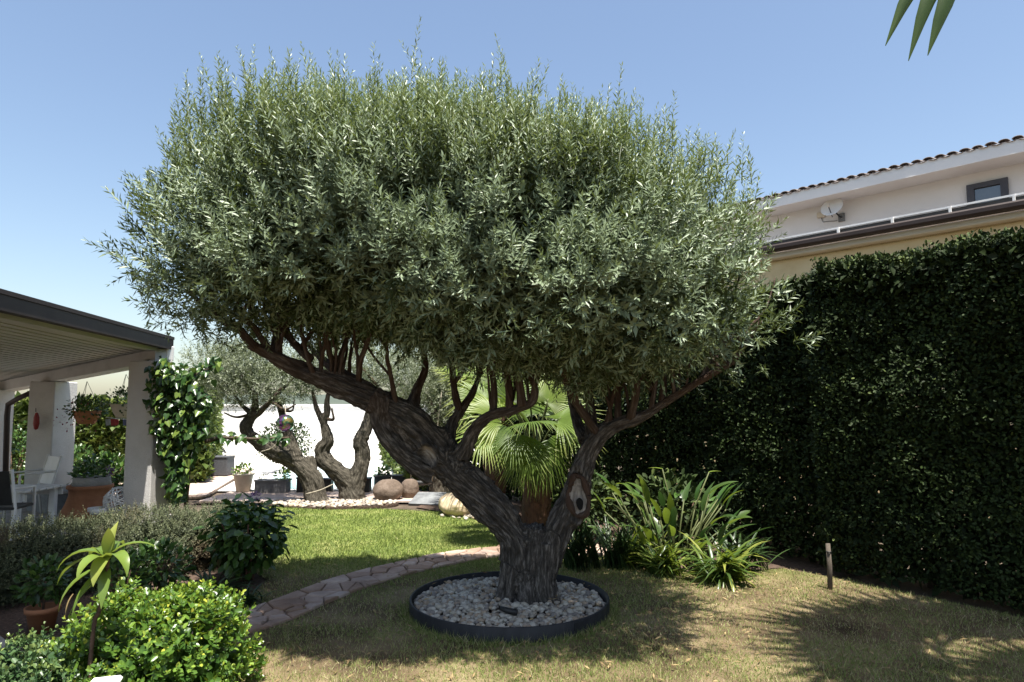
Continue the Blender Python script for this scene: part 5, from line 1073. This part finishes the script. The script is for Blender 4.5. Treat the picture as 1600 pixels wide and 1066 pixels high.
# ================================================================== POOLSIDE THINGS
def boulder(label, c, r, mat, seed, flat=.75):
    bm = bmesh.new(); bmesh.ops.create_icosphere(bm, subdivisions=4, radius=1); P = np.array([v.co[:] for v in bm.verts]); f = 1 + .16 * fbm(P * 1.2, seed) + .05 * fbm(P * 4, seed + 1)
    for v, k in zip(bm.verts, f): v.co = Vector((v.co.x * r * k, v.co.y * r * .85 * k, v.co.z * r * flat * k))
    me = bpy.data.meshes.new('boulder'); bm.to_mesh(me); bm.free(); me.shade_smooth(); o = link('boulder', me, mat); o.location = c; o.rotation_euler = (0, .1, seed); return tag(o, label, 'rock')
c = gnd(603, 785); boulder('big smooth brown boulder at the far edge of the lawn', (c.x, c.y + .15, .17), .27, M['boulder'], 3)
c = gnd(637, 783); boulder('smaller speckled boulder leaning behind the big brown one', (c.x, c.y + .25, .17), .2, M['boulder'], 8, .95)
c = gnd(712, 806); boulder('pale cream boulder with dry leaves over it behind the leaning trunk', (c.x, c.y + .1, .15), .31, M['boulder_p'], 5, .62)
ag = thing('dry_yucca', 'dried spiky plant drooping over the pale cream boulder', 'plant', (c.x + .12, c.y + .35, 0))
for k in range(26): strap_obj('leaf', M['dry'] if k % 2 else M['strap_dark'], ag, (c.x + .12, c.y + .25, .30), random.uniform(2.6, 6.0), random.uniform(.3, .5), .028, random.uniform(-.1, .6), random.uniform(1.2, 2.0))
MB().tube([(c.x + .12, c.y + .3, -.02), (c.x + .12, c.y + .25, .34)], [.05, .04], 8).obj('stem', M['palm_fibre'], ag)
sp = [(c.x + .3 + .4 * random.gauss(0, .5), c.y - .12 + .25 * random.gauss(0, .5)) for _ in range(150)]
g3 = thing('gravel_patch', 'small patch of brown and white stones in front of the pale boulder', 'gravel', (c.x + .3, c.y - .1, 0)); scatter_pebbles(g3, sp, .03, 60, lambda x, y: .014)
sl2 = gnd(668, 783); tag(MB().add([(sl2.x - .28, 11.3, .01), (sl2.x + .30, 11.15, .01), (sl2.x + .34, 11.6, .16), (sl2.x - .16, 11.65, .16), (sl2.x - .28, 11.32, -.03), (sl2.x + .30, 11.17, -.03), (sl2.x + .34, 11.62, .12), (sl2.x - .16, 11.67, .12)], [(0, 1, 2, 3), (7, 6, 5, 4), (0, 4, 5, 1), (1, 5, 6, 2), (2, 6, 7, 3), (3, 7, 4, 0)]).obj('slate_slab', M['slate']), 'flat grey slate slab resting aslant beside the speckled boulder', 'stone')
sw = thing('swing_seat', 'black curved swing seat hung on ropes behind the leaning trunk', 'swing', at(655, 752, 12.3))
MB().tube(catmull([at(641, 749, 12.3), at(648, 754, 12.3), at(660, 755, 12.3), at(675, 752, 12.3)], 5), .05, 10).obj('seat', M['black'], sw)
for (x0, y0, x1) in ((642, 748, 648), (675, 752, 690)): MB().tube([at(x0, y0, 12.3), at(x1, 610, 12.5)], .01, 5).obj('rope', M['rope'], sw)
def planter(label, px, py, d, size, mat, plant=None, rz=0, pm='bright', rim=True):
    c = at(px, py, d); t = thing('planter', label, 'planter', (c.x, d, 0)); z0 = max(0, c.z - size[2] / 2)
    MB().box((c.x, d, z0 + size[2] / 2), size, rz, .012).obj('box', mat, t)
    if rim: MB().box((c.x, d, z0 + size[2] + .006), (size[0] + .03, size[1] + .03, .03), rz, .008).obj('rim', mat, t)
    if plant:
        for (dx, r, n, lf) in plant: small_plant(t, (c.x + dx, d, z0 + size[2] + r * .5), r, n, lf, pm, flat=.9)
    return t
planter('dark wicker storage cube on the decking by the white wall', 347, 728, 15.6, (.42, .42, .42), M['grey_wicker'])
cm = thing('chair_frame', 'small dark metal frame standing on the storage cube', 'furniture', at(352, 712, 15.6))
q = at(352, 714, 15.6); MB().tube([q, q + Vector((-.02, 0, .16)), q + Vector((-.12, 0, .2)), q + Vector((.02, 0, .1))], .012, 5).obj('frame', M['dark_metal'], cm); MB().tube([q + Vector((-.14, 0, .14)), q + Vector((.03, 0, .1))], .01, 5).obj('bar', M['dark_metal'], cm)
t = thing('plant_pot', 'cream tapered pot with yellow-green succulents on the decking', 'pot', (at(380, 765, 12.7).x, 12.7, 0)); c = at(380, 765, 12.7); c.z = .05
MB().lathe(c, [(0, 0), (.13, 0), (.18, .3), (.2, .3), (.2, .34), (.17, .34), (.15, .2)], 24).obj('pot', M['cream'], t); small_plant(t, (c.x - .03, 12.7, .42), .17, 170, .07, 'bright', flat=.8)
planter('long grey planter with low plants at the pool edge', 426, 766, 12.6, (.60, .28, .26), M['grey_plank'], [(.18, .15, 110, .07), (-.2, .07, 40, .04)], pm='cane')
planter('black planter behind the foot of the leaning pool olive', 476, 766, 12.7, (.24, .26, .30), M['black'], [(0, .1, 50, .05)])
planter('black low box between the two pool olives', 510, 768, 12.8, (.22, .2, .26), M['black'])
planter('black planter behind the V-shaped pool olive', 566, 764, 12.7, (.30, .26, .28), M['black'])
planter('black planter with spiky green tuft behind the brown boulder', 598, 754, 13.4, (.30, .28, .26), M['black'], [(0, .14, 160, .08)], pm='blueish')
planter('empty black planter beside the one with the green tuft', 625, 753, 13.5, (.30, .28, .24), M['black'])
t = thing('plant_pot', 'terracotta pot half hidden between the jar and the near pillar', 'pot', (at(200, 775, 10.3).x, 10.3, 0)); c = at(200, 775, 10.3); c.z = .05
MB().lathe(c, [(0, 0), (.12, 0), (.17, .3), (.2, .3), (.2, .36), (.17, .36)], 24).obj('pot', M['terracotta'], t); small_plant(t, (c.x, 10.3, .5), .2, 160, .08, 'broad')
def far_tree(label, c, r, n):
    t = thing('tree', label, 'tree', (c[0], c[1], 0)); MB().tube([(c[0], c[1], -.05), (c[0] + .1, c[1], c[2] * .5), (c[0], c[1], c[2])], [.16, .12, .07], 8).obj('trunk', M['twig'], t)
    far_crown(t, [((c[0], c[1], c[2]), r), ((c[0] + r[0] * .5, c[1] + .3, c[2] - .3), (r[0] * .7, r[1], r[2] * .7)), ((c[0] - r[0] * .5, c[1], c[2] - .2), (r[0] * .7, r[1], r[2] * .7))], n, .09)
far_tree('leafy tree standing behind the white garden wall at its right end', (-2.5, 24.5, 2.5), (1.6, 1.2, 1.2), 260)
far_tree('leafy tree rising beyond the hedge behind the fan palms', (.6, 15.5, 2.6), (1.4, 1.2, 1.3), 420)

# ================================================================== GRASS
def inside(poly, x, y):
    r = np.zeros(len(x), bool); n = len(poly)
    for i in range(n):
        x0, y0 = poly[i]; x1, y1 = poly[(i + 1) % n]; c = ((y0 > y) != (y1 > y)) & (x < (x1 - x0) * (y - y0) / ((y1 - y0) or 1e-9) + x0); r ^= c
    return r
n = 620000
y = 2.9 * (12 / 2.9) ** rng.random(n); x = rng.uniform(-.83, .83, n) * y          # even in the picture: denser near the camera
keep = inside(LAWN, x, y) & ~inside(strip, x, y) & (np.hypot(x - RC.x, y - RC.y) > RR + .02)
x, y = x[keep], y[keep]; n = len(x); P = np.stack([x, y, np.full(n, -.004)], 1)
dry = fbm(np.stack([x * .8, y * .8, x * 0], 1), 81) * .5 + fbm(np.stack([x * 3.3, y * 3.3, x * 0], 1), 82) * .35
far_ = np.clip((y - 6.2) / 1.6, 0, 1) * (x < .6)
var = np.clip(.60 - .32 * far_ + .42 * dry + rng.normal(size=n) * .17, 0, 1)
tuft = rng.random(n) < np.clip(.62 - 1.1 * np.maximum(0, dry - .05) + .6 * far_, .12, 1); P = P[tuft]; var = var[tuft]; n = len(P); dry = dry[tuft]; far_ = far_[tuft]
ax = nrmz(up + rng.normal(size=(n, 3)) * .62); h = rng.uniform(.018, .048, n) * (1 - .3 * np.clip(dry, 0, 1)) * (.9 + .25 * far_)
gr = leaves('grass', P, ax, nrmz(rng.normal(size=(n, 3))), h, .0048 * (P[:, 1] / 4.0) ** .8, var, T_BLADE, M['grass'], None, 'stuff')
gr['label'] = 'short partly dry lawn grass around the olive ring and path'
n = 26000; yy = 2.9 * (9 / 2.9) ** rng.random(n); xx = rng.uniform(-.83, .83, n) * yy; tn = fbm(np.stack([xx * 2.2, yy * 2.2, xx * 0], 1), 84)
k = inside(LAWN, xx, yy) & ~inside(strip, xx, yy) & (np.hypot(xx - RC.x, yy - RC.y) > RR + .02) & (tn > -.05 + .4 * rng.random(n)); P = np.stack([xx, yy, xx * 0 - .004], 1)[k]; n = len(P)
ra = RR + rng.uniform(.012, .07, 3000); an = rng.random(3000) * 6.28; P = np.concatenate([P, np.stack([RC.x + ra * np.cos(an), RC.y + ra * np.sin(an), an * 0 - .004], 1)]); n = len(P)
tg = leaves('grass', P, nrmz(up + rng.normal(size=(n, 3)) * .7), nrmz(rng.normal(size=(n, 3))), rng.uniform(.04, .085, n), .0055, np.clip(rng.normal(.55, .28, n), 0, 1), T_BLADE, M['grass'], None, 'stuff')
tg['label'] = 'longer unmown grass tufts standing out of the lawn'
# fallen olive leaves
n = 1500; xx = rng.uniform(-2.2, 3.2, n); yy = rng.uniform(3.2, 7.2, n); k = inside(LAWN, xx, yy) & (np.hypot(xx - RC.x, yy - RC.y) > RR + .03); P = np.stack([xx, yy, rng.uniform(.012, .03, n)], 1)[k]; m_ = 90; ra = RR * .95 * np.sqrt(rng.random(m_)); an = rng.random(m_) * 6.28; P = np.concatenate([P, np.stack([RC.x + ra * np.cos(an), RC.y + ra * np.sin(an), .105 + .03 * (1 - ra / RR) + rng.uniform(0, .012, m_)], 1)]); n = len(P)
ll = leaves('leaf_litter', P, nrmz(rng.normal(size=(n, 3)) * np.array([1, 1, .25])), nrmz(up + rng.normal(size=(n, 3)) * .35), rng.uniform(.04, .065, n), .012, rng.random(n), T_LANCE, M['dry'], None, 'stuff')
ll['label'] = 'fallen dry olive leaves scattered on the lawn'
